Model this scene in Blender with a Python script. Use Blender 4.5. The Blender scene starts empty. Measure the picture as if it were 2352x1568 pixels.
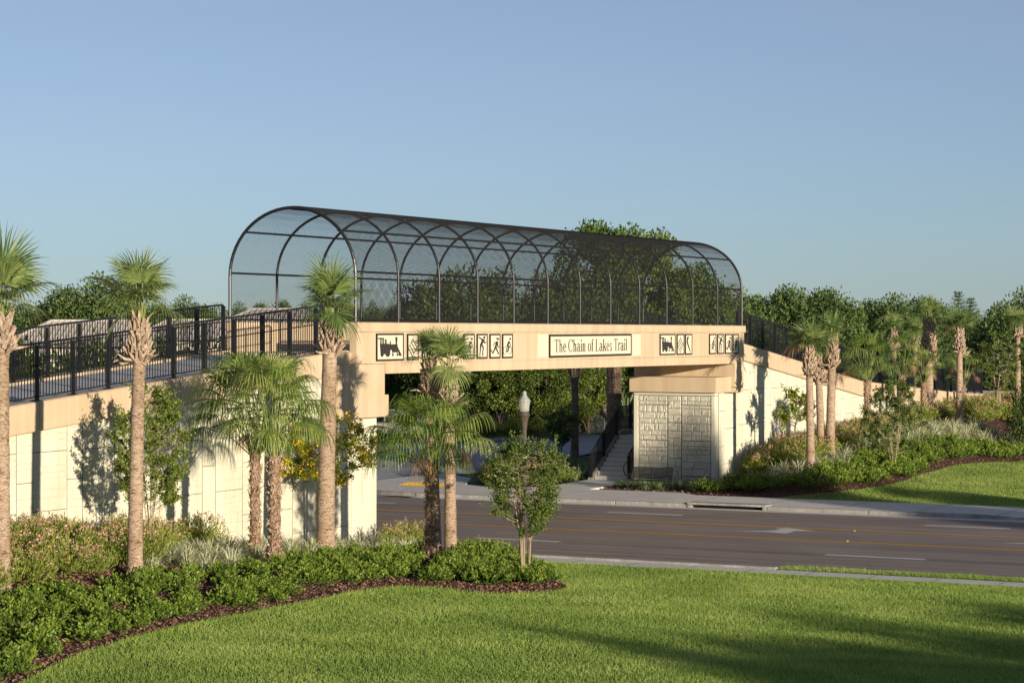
import bpy, math, random
import numpy as np
from mathutils import Vector, Matrix
from mathutils.geometry import delaunay_2d_cdt

rs = np.random.RandomState(7)
random.seed(7)
scene = bpy.context.scene
COL = scene.collection

# ------------------------------------------------------------------ camera calibration (photo measured on a 2352 px wide copy)
F, HC, HY, CX = 5300.0, 7.0, 743.0, 1176.0
TH = math.radians(27.4); c0, s0 = math.cos(TH), math.sin(TH)
def ray(px, py):
    a = (px - CX) / F
    return (a * c0 - s0, a * s0 + c0, -(py - HY) / F)
def at(px, py, t):
    r = ray(px, py); return (r[0] * t, r[1] * t, HC + r[2] * t)
def on_x(px, py, x):                      # meets the plane x = const
    r = ray(px, py); return at(px, py, x / r[0])
def ht(py, t): return HC - (py - HY) / F * t

# ------------------------------------------------------------------ object helpers
ORG = {}
def props(o, label=None, cat=None, group=None, kind=None):
    if label: o['label'] = label
    if cat: o['category'] = cat
    if group: o['group'] = group
    if kind: o['kind'] = kind
    return o
def thing(name, label, cat, loc=(0, 0, 0), group=None, rz=0):
    o = bpy.data.objects.new(name, None); COL.objects.link(o)
    o.empty_display_size = .3
    o.location = loc; o.rotation_euler = (0, 0, rz)
    ORG[o.name] = Vector(loc)
    return props(o, label, cat, group)
def link_mesh(name, me, mat, parent=None):
    o = bpy.data.objects.new(name, me); COL.objects.link(o)
    if mat: me.materials.append(mat)
    if parent is not None: o.parent = parent
    return o
def origin_of(p):
    if p is None: return Vector((0, 0, 0))
    return ORG.get(p.name, Vector((0, 0, 0)))
def dup(root, loc, rz=0., sc=1., label=None):
    r = root.copy(); COL.objects.link(r); r.location = loc; r.rotation_euler = (0, 0, rz)
    r.scale = (sc, sc, sc) if not isinstance(sc, tuple) else sc
    if label: r['label'] = label
    for ch in list(root.children):
        k = ch.copy(); COL.objects.link(k); k.parent = r
        for g in list(ch.children):
            h = g.copy(); COL.objects.link(h); h.parent = k
    return r

class MB:
    def __init__(s): s.v = []; s.f = []
    def quad(s, a, b, c, d):
        n = len(s.v); s.v += [a, b, c, d]; s.f.append((n, n + 1, n + 2, n + 3))
    def poly(s, pts):
        n = len(s.v); s.v += list(pts); s.f.append(tuple(range(n, n + len(pts))))
    def box(s, x0, x1, y0, y1, z0, z1):
        n = len(s.v)
        s.v += [(x0, y0, z0), (x1, y0, z0), (x1, y1, z0), (x0, y1, z0), (x0, y0, z1), (x1, y0, z1), (x1, y1, z1), (x0, y1, z1)]
        s.f += [(n, n+3, n+2, n+1), (n+4, n+5, n+6, n+7), (n, n+1, n+5, n+4), (n+1, n+2, n+6, n+5), (n+2, n+3, n+7, n+6), (n+3, n, n+4, n+7)]
    def sweep(s, prof, path):
        """prof: closed list of (x, dz); path: list of (y, z) -> solid swept along y"""
        m = len(prof); n0 = len(s.v)
        for (y, z, dx) in path:
            for (px, pz) in prof: s.v.append((px + dx, y, z + pz))
        for i in range(len(path) - 1):
            for j in range(m):
                a = n0 + i * m + j; b = n0 + i * m + (j + 1) % m
                s.f.append((a, b, b + m, a + m))
        s.f.append(tuple(n0 + j for j in range(m))[::-1])
        s.f.append(tuple(n0 + (len(path) - 1) * m + j for j in range(m)))
    def tube(s, pts, r, n=6, cap=True):
        pts = [Vector(p) for p in pts]
        if not hasattr(r, '__len__'): r = [r] * len(pts)
        base = len(s.v); prev = None
        for i, p in enumerate(pts):
            d = (pts[min(i + 1, len(pts) - 1)] - pts[max(i - 1, 0)]).normalized()
            if prev is None:
                up = Vector((0, 0, 1)) if abs(d.z) < .9 else Vector((1, 0, 0))
                u = d.cross(up).normalized()
            else:
                u = (prev - d * prev.dot(d)).normalized()
            prev = u; w = d.cross(u)
            for k in range(n):
                a = 2 * math.pi * (k + .5) / n
                s.v.append(tuple(p + (u * math.cos(a) + w * math.sin(a)) * r[i]))
        for i in range(len(pts) - 1):
            for k in range(n):
                a = base + i * n + k; b = base + i * n + (k + 1) % n
                s.f.append((a, b, b + n, a + n))
        if cap:
            s.f.append(tuple(base + k for k in range(n))[::-1])
            s.f.append(tuple(base + (len(pts) - 1) * n + k for k in range(n)))
    def lathe(s, prof, cx=0, cy=0, n=16, z0=0):
        base = len(s.v)
        for (r, z) in prof:
            for k in range(n):
                a = 2 * math.pi * k / n
                s.v.append((cx + r * math.cos(a), cy + r * math.sin(a), z0 + z))
        for i in range(len(prof) - 1):
            for k in range(n):
                a = base + i * n + k; b = base + i * n + (k + 1) % n
                s.f.append((a, b, b + n, a + n))
        s.f.append(tuple(base + k for k in range(n))[::-1])
        s.f.append(tuple(base + (len(prof) - 1) * n + k for k in range(n)))
    def build(s, name, mat, parent=None, smooth=False, local=False, bevel=0):
        o0 = Vector((0, 0, 0)) if local else origin_of(parent)
        me = bpy.data.meshes.new(name)
        V = [(v[0] - o0.x, v[1] - o0.y, v[2] - o0.z) for v in s.v]
        me.from_pydata(V, [], s.f); me.update()
        if smooth: me.polygons.foreach_set('use_smooth', [True] * len(me.polygons))
        o = link_mesh(name, me, mat, parent)
        if not local: ORG[o.name] = o0
        else: ORG[o.name] = Vector((0, 0, 0))
        if bevel:
            m = o.modifiers.new('bevel', 'BEVEL'); m.width = bevel; m.segments = 2; m.limit_method = 'ANGLE'; m.angle_limit = math.radians(40)
        return o

def np_mesh(name, V, k, mat, parent=None, rnd=None, smooth=False):
    """V: (n,k,3) array of separate k-gons, local to the parent"""
    V = np.asarray(V, dtype=np.float32); n = V.shape[0]
    me = bpy.data.meshes.new(name)
    me.vertices.add(n * k); me.vertices.foreach_set('co', V.reshape(-1))
    me.loops.add(n * k); me.loops.foreach_set('vertex_index', np.arange(n * k, dtype=np.int32))
    me.polygons.add(n); me.polygons.foreach_set('loop_start', np.arange(0, n * k, k, dtype=np.int32))
    if rnd is not None:
        at_ = me.attributes.new('rnd', 'FLOAT', 'FACE'); at_.data.foreach_set('value', np.asarray(rnd, dtype=np.float32))
    me.update(); me.validate()
    return link_mesh(name, me, mat, parent)

# ------------------------------------------------------------------ materials
def new_mat(name):
    m = bpy.data.materials.new(name); m.use_nodes = True
    nt = m.node_tree; b = nt.nodes['Principled BSDF']
    return m, nt, b
def N(nt, t, **kw):
    n = nt.nodes.new(t)
    for k, v in kw.items(): setattr(n, k, v)
    return n
def ramp(nt, fac, stops):
    r = N(nt, 'ShaderNodeValToRGB'); cr = r.color_ramp
    while len(cr.elements) < len(stops): cr.elements.new(.5)
    for e, (p, col) in zip(cr.elements, stops): e.position = p; e.color = (*col, 1)
    nt.links.new(fac, r.inputs[0]); return r
def surf(name, a, b, scale=3., rough=.8, bump=.0, bscale=40., detail=6., spec=.3, streak=None, fine=None):
    """two-tone noise surface with optional bump and vertical dirt streaks"""
    m, nt, p = new_mat(name); L = nt.links.new
    tc = N(nt, 'ShaderNodeNewGeometry')
    nz = N(nt, 'ShaderNodeTexNoise'); nz.inputs['Scale'].default_value = scale; nz.inputs['Detail'].default_value = detail
    L(tc.outputs['Position'], nz.inputs['Vector'])
    r = ramp(nt, nz.outputs[0], [(.32, a), (.68, b)])
    out = r.outputs[0]
    if streak:
        mp = N(nt, 'ShaderNodeMapping'); mp.inputs['Scale'].default_value = streak[0]
        L(tc.outputs['Position'], mp.inputs[0])
        n2 = N(nt, 'ShaderNodeTexNoise'); n2.inputs['Scale'].default_value = 1.; n2.inputs['Detail'].default_value = 5
        L(mp.outputs[0], n2.inputs['Vector'])
        r2 = ramp(nt, n2.outputs[0], [(.42, (1, 1, 1)), (.75, streak[1])])
        mx = N(nt, 'ShaderNodeMix', data_type='RGBA', blend_type='MULTIPLY'); mx.inputs[0].default_value = 1
        L(out, mx.inputs[6]); L(r2.outputs[0], mx.inputs[7]); out = mx.outputs[2]
    if fine:
        n3 = N(nt, 'ShaderNodeTexNoise'); n3.inputs['Scale'].default_value = fine[0]; n3.inputs['Detail'].default_value = 2
        L(tc.outputs['Position'], n3.inputs['Vector'])
        r3 = ramp(nt, n3.outputs[0], [(.3, fine[1]), (.7, fine[2])])
        mx = N(nt, 'ShaderNodeMix', data_type='RGBA', blend_type='MULTIPLY'); mx.inputs[0].default_value = 1
        L(out, mx.inputs[6]); L(r3.outputs[0], mx.inputs[7]); out = mx.outputs[2]
    L(out, p.inputs['Base Color'])
    p.inputs['Roughness'].default_value = rough; p.inputs['Specular IOR Level'].default_value = spec
    if bump:
        n4 = N(nt, 'ShaderNodeTexNoise'); n4.inputs['Scale'].default_value = bscale; n4.inputs['Detail'].default_value = 5
        L(tc.outputs['Position'], n4.inputs['Vector'])
        bp = N(nt, 'ShaderNodeBump'); bp.inputs['Strength'].default_value = bump; bp.inputs['Distance'].default_value = .02
        L(n4.outputs[0], bp.inputs['Height']); L(bp.outputs[0], p.inputs['Normal'])
    return m
def leaf_mat(name, stops, trans=.35, rough=.45, spec=.35):
    m, nt, p = new_mat(name); L = nt.links.new
    a = N(nt, 'ShaderNodeAttribute', attribute_name='rnd')
    oi = N(nt, 'ShaderNodeObjectInfo')
    ma = N(nt, 'ShaderNodeMath', operation='MULTIPLY_ADD'); ma.inputs[1].default_value = .22; L(oi.outputs['Random'], ma.inputs[0]); L(a.outputs['Fac'], ma.inputs[2])
    mb = N(nt, 'ShaderNodeMath', operation='SUBTRACT'); L(ma.outputs[0], mb.inputs[0]); mb.inputs[1].default_value = .11
    r = ramp(nt, mb.outputs[0], stops)
    L(r.outputs[0], p.inputs['Base Color']); p.inputs['Roughness'].default_value = rough; p.inputs['Specular IOR Level'].default_value = spec
    if trans:
        t = N(nt, 'ShaderNodeBsdfTranslucent'); L(r.outputs[0], t.inputs[0])
        mx = N(nt, 'ShaderNodeMixShader'); mx.inputs[0].default_value = trans
        L(p.outputs[0], mx.inputs[1]); L(t.outputs[0], mx.inputs[2])
        L(mx.outputs[0], nt.nodes['Material Output'].inputs[0])
    return m

M = {}
M['path'] = surf('ramp_concrete', (.74, .72, .67), (.80, .78, .73), .7, .9, .3, 60, fine=(14, (.9, .9, .9), (1, 1, 1)))
M['face'] = surf('rough_stone_face', (.58, .55, .43), (.70, .66, .53), 1.6, .9, 1., 26, fine=(12, (.86, .86, .86), (1, 1, 1)))
M['tan'] = surf('tan_paint', (.61, .47, .305), (.665, .52, .345), .8, .75, .25, 90, streak=((3.2, 3.2, .2), (.86, .83, .79)))
M['cream'] = surf('cream_stone', (.72, .68, .525), (.78, .74, .59), 1.3, .85, .3, 22, streak=((2.2, 2.2, .25), (.84, .85, .80)), fine=(9, (.93, .93, .92), (1, 1, 1)))
M['cream_smooth'] = surf('cream_concrete', (.68, .64, .49), (.74, .70, .55), 1.0, .85, .2, 60)
M['joint'] = surf('joint_dark', (.20, .19, .16), (.27, .26, .22), 5, .95)
M['concrete'] = surf('pale_concrete', (.74, .70, .62), (.82, .78, .71), .7, .9, .35, 60, fine=(14, (.86, .86, .86), (1, 1, 1)))
M['kerb'] = surf('kerb_concrete', (.30, .28, .25), (.48, .46, .42), 1.6, .92, .5, 50, fine=(12, (.72, .72, .72), (1, 1, 1)))
M['asphalt'] = surf('asphalt', (.32, .258, .215), (.39, .318, .268), .35, .85, .4, 120, fine=(55, (.72, .72, .72), (1.05, 1.05, 1.05)), streak=((.03, 1.5, 1), (.66, .67, .69)))
M['asphalt_side'] = surf('side_asphalt', (.42, .41, .42), (.50, .49, .50), .35, .85, .4, 120, fine=(40, (.85, .85, .85), (1, 1, 1)))
M['white_line'] = surf('white_road_paint', (.68, .67, .62), (.85, .84, .78), 5, .7, fine=(40, (.75, .75, .75), (1, 1, 1)))
M['yellow_line'] = surf('yellow_road_paint', (.66, .33, .035), (.80, .42, .05), 4, .7, fine=(40, (.75, .75, .75), (1, 1, 1)))
M['tactile'] = surf('yellow_tactile', (.75, .45, .04), (.85, .52, .06), 9, .7, .8, 60)
M['black'] = surf('black_metal', (.010, .010, .012), (.018, .018, .020), 6, .38, 0, spec=.5)
M['mesh_black'] = surf('black_vinyl', (.022, .023, .023), (.035, .035, .034), 6, .7, 0, spec=.08)
M['ink'] = surf('dark_letters', (.035, .032, .028), (.045, .04, .036), 6, .6)
M['panel'] = surf('ivory_panel', (.70, .64, .47), (.75, .69, .52), 2, .6)
M['mulch'] = surf('mulch_floor', (.055, .026, .018), (.13, .066, .047), 9, .95, 1., 26, fine=(32, (.35, .3, .3), (1.3, 1.25, 1.2)))
M['ground'] = surf('turf_soil', (.09, .13, .03), (.14, .19, .045), .6, .95, .6, 16, fine=(25, (.6, .6, .5), (1.15, 1.15, 1.1)))
M['pole'] = surf('bronze_pole', (.075, .055, .045), (.11, .085, .07), 5, .5)
M['galv'] = surf('galvanised', (.28, .29, .28), (.36, .37, .36), 5, .5)
M['roof'] = surf('pale_tile_roof', (.52, .47, .40), (.61, .55, .47), 1.2, .85)
M['stucco'] = surf('house_stucco', (.52, .47, .38), (.58, .53, .44), 1.5, .9)
M['dark'] = surf('dark_opening', (.012, .012, .012), (.02, .02, .02), 4, .9)
M['bark'] = surf('grey_bark', (.13, .10, .075), (.22, .175, .13), 4, .95, .8, 30)
M['stem'] = surf('pale_stem', (.33, .25, .16), (.42, .33, .22), 6, .9)
M['boots'] = surf('palm_boots', (.32, .23, .16), (.62, .49, .37), 6, .95, .4, 40, fine=(18, (.6, .56, .5), (1.1, 1.1, 1.1)))
M['hydrant'] = surf('yellow_hydrant', (.8, .42, .03), (.85, .48, .04), 4, .5)
def trunk_mat(name, a, b, sc, dark):
    m, nt, p = new_mat(name); L = nt.links.new
    tc = N(nt, 'ShaderNodeTexCoord')
    mp = N(nt, 'ShaderNodeMapping'); mp.inputs['Scale'].default_value = sc; L(tc.outputs['Object'], mp.inputs[0])
    n1 = N(nt, 'ShaderNodeTexNoise'); n1.inputs['Scale'].default_value = 1; n1.inputs['Detail'].default_value = 7; n1.inputs['Distortion'].default_value = 1.6; L(mp.outputs[0], n1.inputs['Vector'])
    n2 = N(nt, 'ShaderNodeTexNoise'); n2.inputs['Scale'].default_value = 1.6; n2.inputs['Detail'].default_value = 4; L(tc.outputs['Object'], n2.inputs['Vector'])
    r = ramp(nt, n1.outputs[0], [(.36, dark), (.46, a), (.66, b)])
    r2 = ramp(nt, n2.outputs[0], [(.3, (.72, .68, .62)), (.65, (1, 1, 1))])
    mx = N(nt, 'ShaderNodeMix', data_type='RGBA', blend_type='MULTIPLY'); mx.inputs[0].default_value = 1
    L(r.outputs[0], mx.inputs[6]); L(r2.outputs[0], mx.inputs[7]); L(mx.outputs[2], p.inputs['Base Color'])
    p.inputs['Roughness'].default_value = .95; p.inputs['Specular IOR Level'].default_value = .1
    bp = N(nt, 'ShaderNodeBump'); bp.inputs['Strength'].default_value = .9; bp.inputs['Distance'].default_value = .03
    L(n1.outputs[0], bp.inputs['Height']); L(bp.outputs[0], p.inputs['Normal'])
    return m
M['trunk'] = trunk_mat('ringed_trunk', (.42, .30, .205), (.64, .51, .38), (8, 8, 34), (.15, .09, .055))
M['shaggy'] = trunk_mat('shaggy_trunk', (.25, .15, .095), (.52, .39, .28), (11, 11, 16), (.06, .028, .018))

G3 = lambda a, b, c_: [(0., a), (.5, b), (1., c_)]
M['sabal'] = leaf_mat('sabal_leaf', G3((.07, .13, .035), (.19, .265, .075), (.42, .46, .17)), .3, .4)
M['fanpalm'] = leaf_mat('fan_palm_leaf', G3((.05, .11, .018), (.17, .26, .04), (.50, .52, .16)), .3, .35, .5)
M['dead'] = leaf_mat('dead_leaf', G3((.20, .10, .045), (.36, .20, .10), (.50, .33, .18)), .2, .7)
M['glossy'] = leaf_mat('glossy_shrub_leaf', G3((.06, .11, .014), (.16, .25, .03), (.42, .50, .09)), .3, .5, .3)
M['ixora'] = leaf_mat('soft_shrub_leaf', G3((.10, .15, .025), (.27, .32, .055), (.55, .54, .13)), .3, .6)
M['flower'] = leaf_mat('pink_flower', G3((.42, .21, .13), (.60, .35, .23), (.72, .52, .38)), .25, .7)
M['yellow_flower'] = leaf_mat('yellow_flower', G3((.75, .45, .01), (.85, .58, .02), (.9, .68, .06)), .2, .7)
M['flax'] = leaf_mat('striped_flax_leaf', G3((.22, .26, .10), (.46, .48, .26), (.70, .70, .48)), .25, .5)
M['flax_dark'] = leaf_mat('green_flax_leaf', G3((.08, .15, .06), (.17, .26, .10), (.33, .40, .18)), .25, .5)
M['myrtle'] = leaf_mat('myrtle_leaf', G3((.05, .10, .018), (.15, .22, .035), (.40, .43, .08)), .35, .4)
M['myrtle_dark'] = leaf_mat('dark_myrtle_leaf', G3((.03, .075, .014), (.10, .17, .028), (.30, .35, .07)), .35, .4)
M['maple'] = leaf_mat('maple_leaf', G3((.09, .17, .02), (.20, .30, .03), (.45, .42, .04)), .4, .5)
M['oak'] = leaf_mat('oak_leaf', G3((.024, .055, .016), (.085, .14, .03), (.22, .28, .06)), .25, .5)
M['oak_far'] = leaf_mat('far_leaf', G3((.04, .08, .026), (.10, .16, .042), (.22, .28, .07)), .25, .6)
M['crest'] = leaf_mat('crest_leaf', G3((.03, .07, .014), (.13, .20, .03), (.32, .38, .07)), .35, .5)
M['vine'] = leaf_mat('vine_leaf', G3((.015, .035, .008), (.12, .175, .028), (.40, .44, .08)), .35, .5)
M['grass'] = leaf_mat('grass_blade', G3((.21, .32, .07), (.38, .52, .11), (.60, .66, .21)), .45, .6, .15)
M['chip'] = leaf_mat('mulch_chip', G3((.035, .016, .011), (.12, .06, .04), (.31, .19, .13)), 0, .95)
gm, nt, p = new_mat('frosted_glass'); p.inputs['Base Color'].default_value = (.62, .64, .56, 1); p.inputs['Roughness'].default_value = .3; p.inputs['Transmission Weight'].default_value = .5; M['globe'] = gm

# ------------------------------------------------------------------ terrain
def sm(a, b, v):
    t = np.clip((np.asarray(v, dtype=float) - a) / (b - a), 0, 1); return t * t * (3 - 2 * t)
def gz(x, y):
    x = np.asarray(x, dtype=float); y = np.asarray(y, dtype=float)
    near = np.clip(60.2 - y, 0, 28) * (.022 + .060 * sm(-27, -35, x)) * sm(-44, -40, x)
    near = near + .07 * sm(60.3, 59.7, y) * sm(-44, -40, x)
    lawn = np.clip(y - 85.8, 0, 60) * .020 * sm(-44, -40, x)
    mound = np.interp(y, [86.3, 88.5, 91, 95, 104, 115, 140, 170], [0, .42, .85, 1.15, 1.45, 1.55, 1.35, .6])
    d = x + 37.3
    f = (.5 + .5 * sm(0, 3, d)) * sm(8.6, 3.6, d)
    f = f * np.where(y < 97, sm(0, 2.0 + (97 - np.clip(y, 0, 97)) * .35, d + np.clip(y - 91, 0, 6) * .6), 1) * sm(-2, 0, d)
    bumpy = .03 * np.sin(x * .9 + 1.3 * np.sin(y * .35)) * np.sin(y * .7 + x * .2)
    off = (y < 59.5) | (y > 87)
    return near + lawn + mound * f + np.where(off, bumpy, 0)
def gzf(x, y): return float(gz(x, y))
def hit(px, py):
    r = ray(px, py); t = 20.
    while t < 400:
        if HC + r[2] * t < gzf(r[0] * t, r[1] * t): break
        t += .1
    return (r[0] * t, r[1] * t)
def at_x(px, x):                               # ground point on the picture column px at distance x from the wall line
    a = (px - CX) / F; t = x / (a * c0 - s0); y = (a * s0 + c0) * t
    return x, y, gzf(x, y), t

xs = np.concatenate([[-3000, -1200, -500, -260, -160, -120], np.arange(-100, -48, 4), np.arange(-48, 10, .6), np.arange(10, 60, 5), [90, 160, 400, 1200, 3000]])
ys = np.concatenate([[-400, -100, -30, 0], np.arange(10, 30, 2), np.arange(30, 60, .6), [60.0, 60.25, 60.5], np.arange(61, 85, 3), np.arange(85.2, 140, .6), np.arange(142, 200, 5), [240, 320, 500, 900, 1800, 4000]])
X, Y = np.meshgrid(xs, ys); Z = gz(X, Y)
road = (Y > 60.3) & (Y < 85.6)
Z = np.where(road | (X < -41), Z - .12, Z)
me = bpy.data.meshes.new('ground'); nx, ny = len(xs), len(ys)
vv = np.stack([X, Y, Z], -1).reshape(-1, 3)
ff = [(j * nx + i, j * nx + i + 1, (j + 1) * nx + i + 1, (j + 1) * nx + i) for j in range(ny - 1) for i in range(nx - 1)]
me.from_pydata(vv.tolist(), [], ff); me.update(); me.polygons.foreach_set('use_smooth', [True] * len(me.polygons))
props(link_mesh('ground', me, M['ground']), kind='structure')

def inside(poly, x, y):
    x = np.asarray(x); y = np.asarray(y); r = np.zeros(x.shape, bool); n = len(poly)
    for i in range(n):
        x1, y1 = poly[i]; x2, y2 = poly[(i + 1) % n]
        if y1 == y2: continue
        k = ((y1 > y) != (y2 > y)) & (x < (x2 - x1) * (y - y1) / (y2 - y1) + x1); r ^= k
    return r
def smooth_poly(pts, it=2):
    for _ in range(it):
        q = []
        for i in range(len(pts)):
            a = pts[i]; b = pts[(i + 1) % len(pts)]
            q.append((a[0] * .75 + b[0] * .25, a[1] * .75 + b[1] * .25)); q.append((a[0] * .25 + b[0] * .75, a[1] * .25 + b[1] * .75))
        pts = q
    return pts
def sheet(name, poly, dz, mat, step=.5, flat=None, kind='structure', thick=0):
    P = [Vector(p) for p in poly]; n = len(P)
    x0, x1 = min(p.x for p in P), max(p.x for p in P); y0, y1 = min(p.y for p in P), max(p.y for p in P)
    pts = list(P)
    if step:
        gx, gy = np.meshgrid(np.arange(x0, x1, step), np.arange(y0, y1, step)); gx = gx.ravel(); gy = gy.ravel()
        k = inside(poly, gx, gy); pts += [Vector((a, b)) for a, b in zip(gx[k], gy[k])]
    r = delaunay_2d_cdt(pts, [], [list(range(n))], 1, 1e-4)
    co = np.array([(v.x, v.y) for v in r[0]])
    z = (gz(co[:, 0], co[:, 1]) if flat is None else np.full(len(co), flat)) + dz
    V = np.column_stack([co, z]).tolist(); Fc = [tuple(f) for f in r[2]]
    if thick:
        m = len(V); edge = list(range(n))
        V += [(v[0], v[1], v[2] - thick) for v in V[:n]]
        for i in range(n):
            a, b = i, (i + 1) % n; Fc.append((a, b, m + b, m + a))
    me = bpy.data.meshes.new(name); me.from_pydata(V, [], Fc); me.update()
    import bmesh as _b
    bm = _b.new(); bm.from_mesh(me); _b.ops.recalc_face_normals(bm, faces=bm.faces); bm.to_mesh(me); bm.free()
    o = link_mesh(name, me, mat)
    return props(o, kind=kind) if kind else o

bed_left = smooth_poly([hit(-60, 1640), hit(60, 1568), hit(160, 1512), hit(300, 1470), hit(420, 1440), hit(520, 1420), hit(640, 1398), hit(760, 1372), hit(880, 1352), hit(960, 1350), hit(1040, 1358), hit(1120, 1368), hit(1230, 1366), hit(1305, 1358), hit(1300, 1345), hit(1245, 1325), hit(1170, 1300), (-34.0, 60.1), (-37.1, 60.1), (-37.1, 50), (-37.1, 36)], 2)
bed_right = smooth_poly([(-41.3, 86.6), (-39, 86.5), hit(1600, 1140), hit(1700, 1148), hit(1800, 1142), hit(1950, 1130), hit(2060, 1112), hit(2120, 1088), hit(2200, 1066), hit(2280, 1062), hit(2400, 1052), (-28.2, 119), (-27, 150), (-37.2, 150), (-37.1, 120), (-37.1, 92), (-37.2, 90.7), (-41.3, 90.7)], 1)
sheet('mulch_bed', bed_left, .03, M['mulch'], .4)
sheet('mulch_bed', bed_right, .03, M['mulch'], .5)

# ------------------------------------------------------------------ roads and pavements
def slab(name, x0, x1, y0, y1, z, mat, nx_=1):
    b = MB()
    for i in range(nx_):
        a = x0 + (x1 - x0) * i / nx_; c_ = x0 + (x1 - x0) * (i + 1) / nx_
        b.quad((a, y0, z), (c_, y0, z), (c_, y1, z), (a, y1, z))
    return props(b.build(name, mat), kind='structure')
slab('road', -220, 160, 62.25, 80.65, 0, M['asphalt'])
slab('gutter', -220, 160, 80.65, 81.2, .004, M['concrete'])
# near side: gutter pan and kerb on the left part, grass verge on the right, pavement behind
slab('gutter', -220, -23.4, 61.55, 62.25, .004, M['concrete'])
b = MB(); b.box(-220, -23.4, 61.35, 61.55, -.1, .12); props(b.build('kerb', M['kerb'], bevel=.03), kind='structure')
b = MB(); b.box(-220, 160, 60.15, 61.34, -.1, .05); props(b.build('pavement', M['concrete']), kind='structure')
b = MB(); b.box(-23.4, 160, 61.345, 62.25, -.1, .06); props(b.build('verge', M['ground']), kind='structure')
# far kerb with a gap for the storm inlet
inx0, inx1 = -34.5, -31.4
b = MB()
for (a, c_) in ((-46.5, -40.6), (-40.58, -37.6), (-37.58, inx0 - .06), (inx1 + .06, -27.4), (-27.38, -23.3)):
    b.box(a, c_, 81.2, 81.42, -.1, .15)
props(b.build('kerb', M['kerb'], bevel=.035), kind='structure')
b = MB()
b.sweep([(-.0, 0), (.0, 0)], [(0, 0, 0), (1, 0, 0)]) if False else None
for i in range(8):
    a = -23.3 + i * .4; z = .15 - i * .017
    b.box(a, a + .4, 81.2, 81.42, -.1, z)
b.box(-20.1, 160, 81.2, 81.42, -.1, .016)
props(b.build('kerb', M['kerb']), kind='structure')
t = thing('storm_drain', 'long dark storm drain inlet cut into the far kerb', 'storm drain', (-33, 81.4, 0))
b = MB(); b.box(inx0 - .05, inx1 + .05, 81.13, 81.75, .115, .2); b.box(inx0 - .05, inx0 + .1, 81.16, 81.7, -.1, .112); b.box(inx1 - .1, inx1 + .05, 81.16, 81.7, -.1, .112); b.build('frame', M['kerb'], t, bevel=.02)
b = MB(); b.box(inx0 + .1, inx1 - .1, 81.4, 81.7, -.14, .11); b.build('opening', M['dark'], t)
# corner with curved kerb to the side street
def arc(cx, cy, r, a0, a1, n=14): return [(cx + r * math.cos(math.radians(a0 + (a1 - a0) * i / n)), cy + r * math.sin(math.radians(a0 + (a1 - a0) * i / n))) for i in range(n + 1)]
corner = arc(-46.5, 86.6, 5.2, 270, 180)
walk = [(160, 81.43), (160, 85.55), (-36.0, 85.55), (-37.2, 86.6), (-41.3, 86.6), (-41.35, 91.95), (-43.85, 91.95), (-43.6, 87.2), (-45.0, 85.4), (-47.2, 86.7), (-48.9, 90.4), (-51.7, 93.0)] + corner[::-1]
walk[-1] = (-46.5, 81.43)
sheet('pavement', walk, .13, M['concrete'], 0, flat=0., thick=.2)
cur = MB()
arcp = [(-46.5, 81.2)] + arc(-46.5, 86.6, 5.4, 270, 180)[1:] + [(-51.9, 93.2)]
for i in range(len(arcp) - 1):
    (xa, ya), (xb, yb) = arcp[i], arcp[i + 1]; d = Vector((xb - xa, yb - ya)).normalized(); nn = Vector((d.y, -d.x)) * .21
    if nn.dot(Vector((-46.5 - xa, 86.6 - ya))) < 0: nn = -nn
    z = .15
    p = [(xa, ya), (xb, yb), (xb + nn.x, yb + nn.y), (xa + nn.x, ya + nn.y)]
    cur.poly([(*q, z) for q in p][::-1]); cur.quad((xa, ya, -.1), (xb, yb, -.1), (xb, yb, z), (xa, ya, z))
props(cur.build('kerb', M['kerb']), kind='structure')
side = smooth_poly([(-130, 80.66), (-55, 80.66), (-51.95, 84), (-51.9, 93.2), (-51.2, 95.5), (-53.4, 113), (-57.5, 127), (-62, 132.5), (-67, 131), (-74, 123.5), (-100, 112), (-130, 108)], 1)
sheet('side_street', side, .0, M['asphalt_side'], 0, flat=-.006)
b = MB()
gut = arc(-46.5, 86.6, 5.95, 270, 180, 14)
gi = arc(-46.5, 86.6, 5.4, 270, 180, 14)
for i in range(14): b.quad((*gi[i], .004), (*gi[i + 1], .004), (*gut[i + 1], .004), (*gut[i], .004))
props(b.build('gutter', M['concrete']), kind='structure')
t = thing('tactile_pad', 'yellow tactile warning pad on the curved corner ramp', 'tactile paving', (-48.9, 85.2, .13))
b = MB(); q = [at(930, 1118, 98.6), at(950, 1105, 101.9), at(1012, 1104, 101.9), at(992, 1127, 96.6)]
q = [(-49.5, 84.9), (-50.0, 86.6), (-47.6, 86.9), (-47.3, 84.6)]
b.poly([(x, y, .136) for x, y in q][::-1]); b.build('pad', M['tactile'], t)
b = MB()
for i in range(12):
    for j in range(7):
        u, v = (i + .5) / 12, (j + .5) / 7
        x = (q[0][0] * (1 - u) + q[3][0] * u) * (1 - v) + (q[1][0] * (1 - u) + q[2][0] * u) * v
        y = (q[0][1] * (1 - u) + q[3][1] * u) * (1 - v) + (q[1][1] * (1 - u) + q[2][1] * u) * v
        b.lathe([(.05, 0), (.035, .02)], x, y, 6, .1365)
b.build('stud', M['tactile'], t)
# expansion joints in the far pavement
b = MB()
for x in np.arange(-44, 20, 3.05): b.quad((x, 81.45, .134), (x + .035, 81.45, .134), (x + .035, 85.5, .134), (x, 85.5, .134))
for x in np.arange(-60, 20, 1.8): b.quad((x, 60.17, .054), (x + .03, 60.17, .054), (x + .03, 61.3, .054), (x, 61.3, .054))
props(b.build('pavement_joints', M['joint']), kind='structure')

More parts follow.
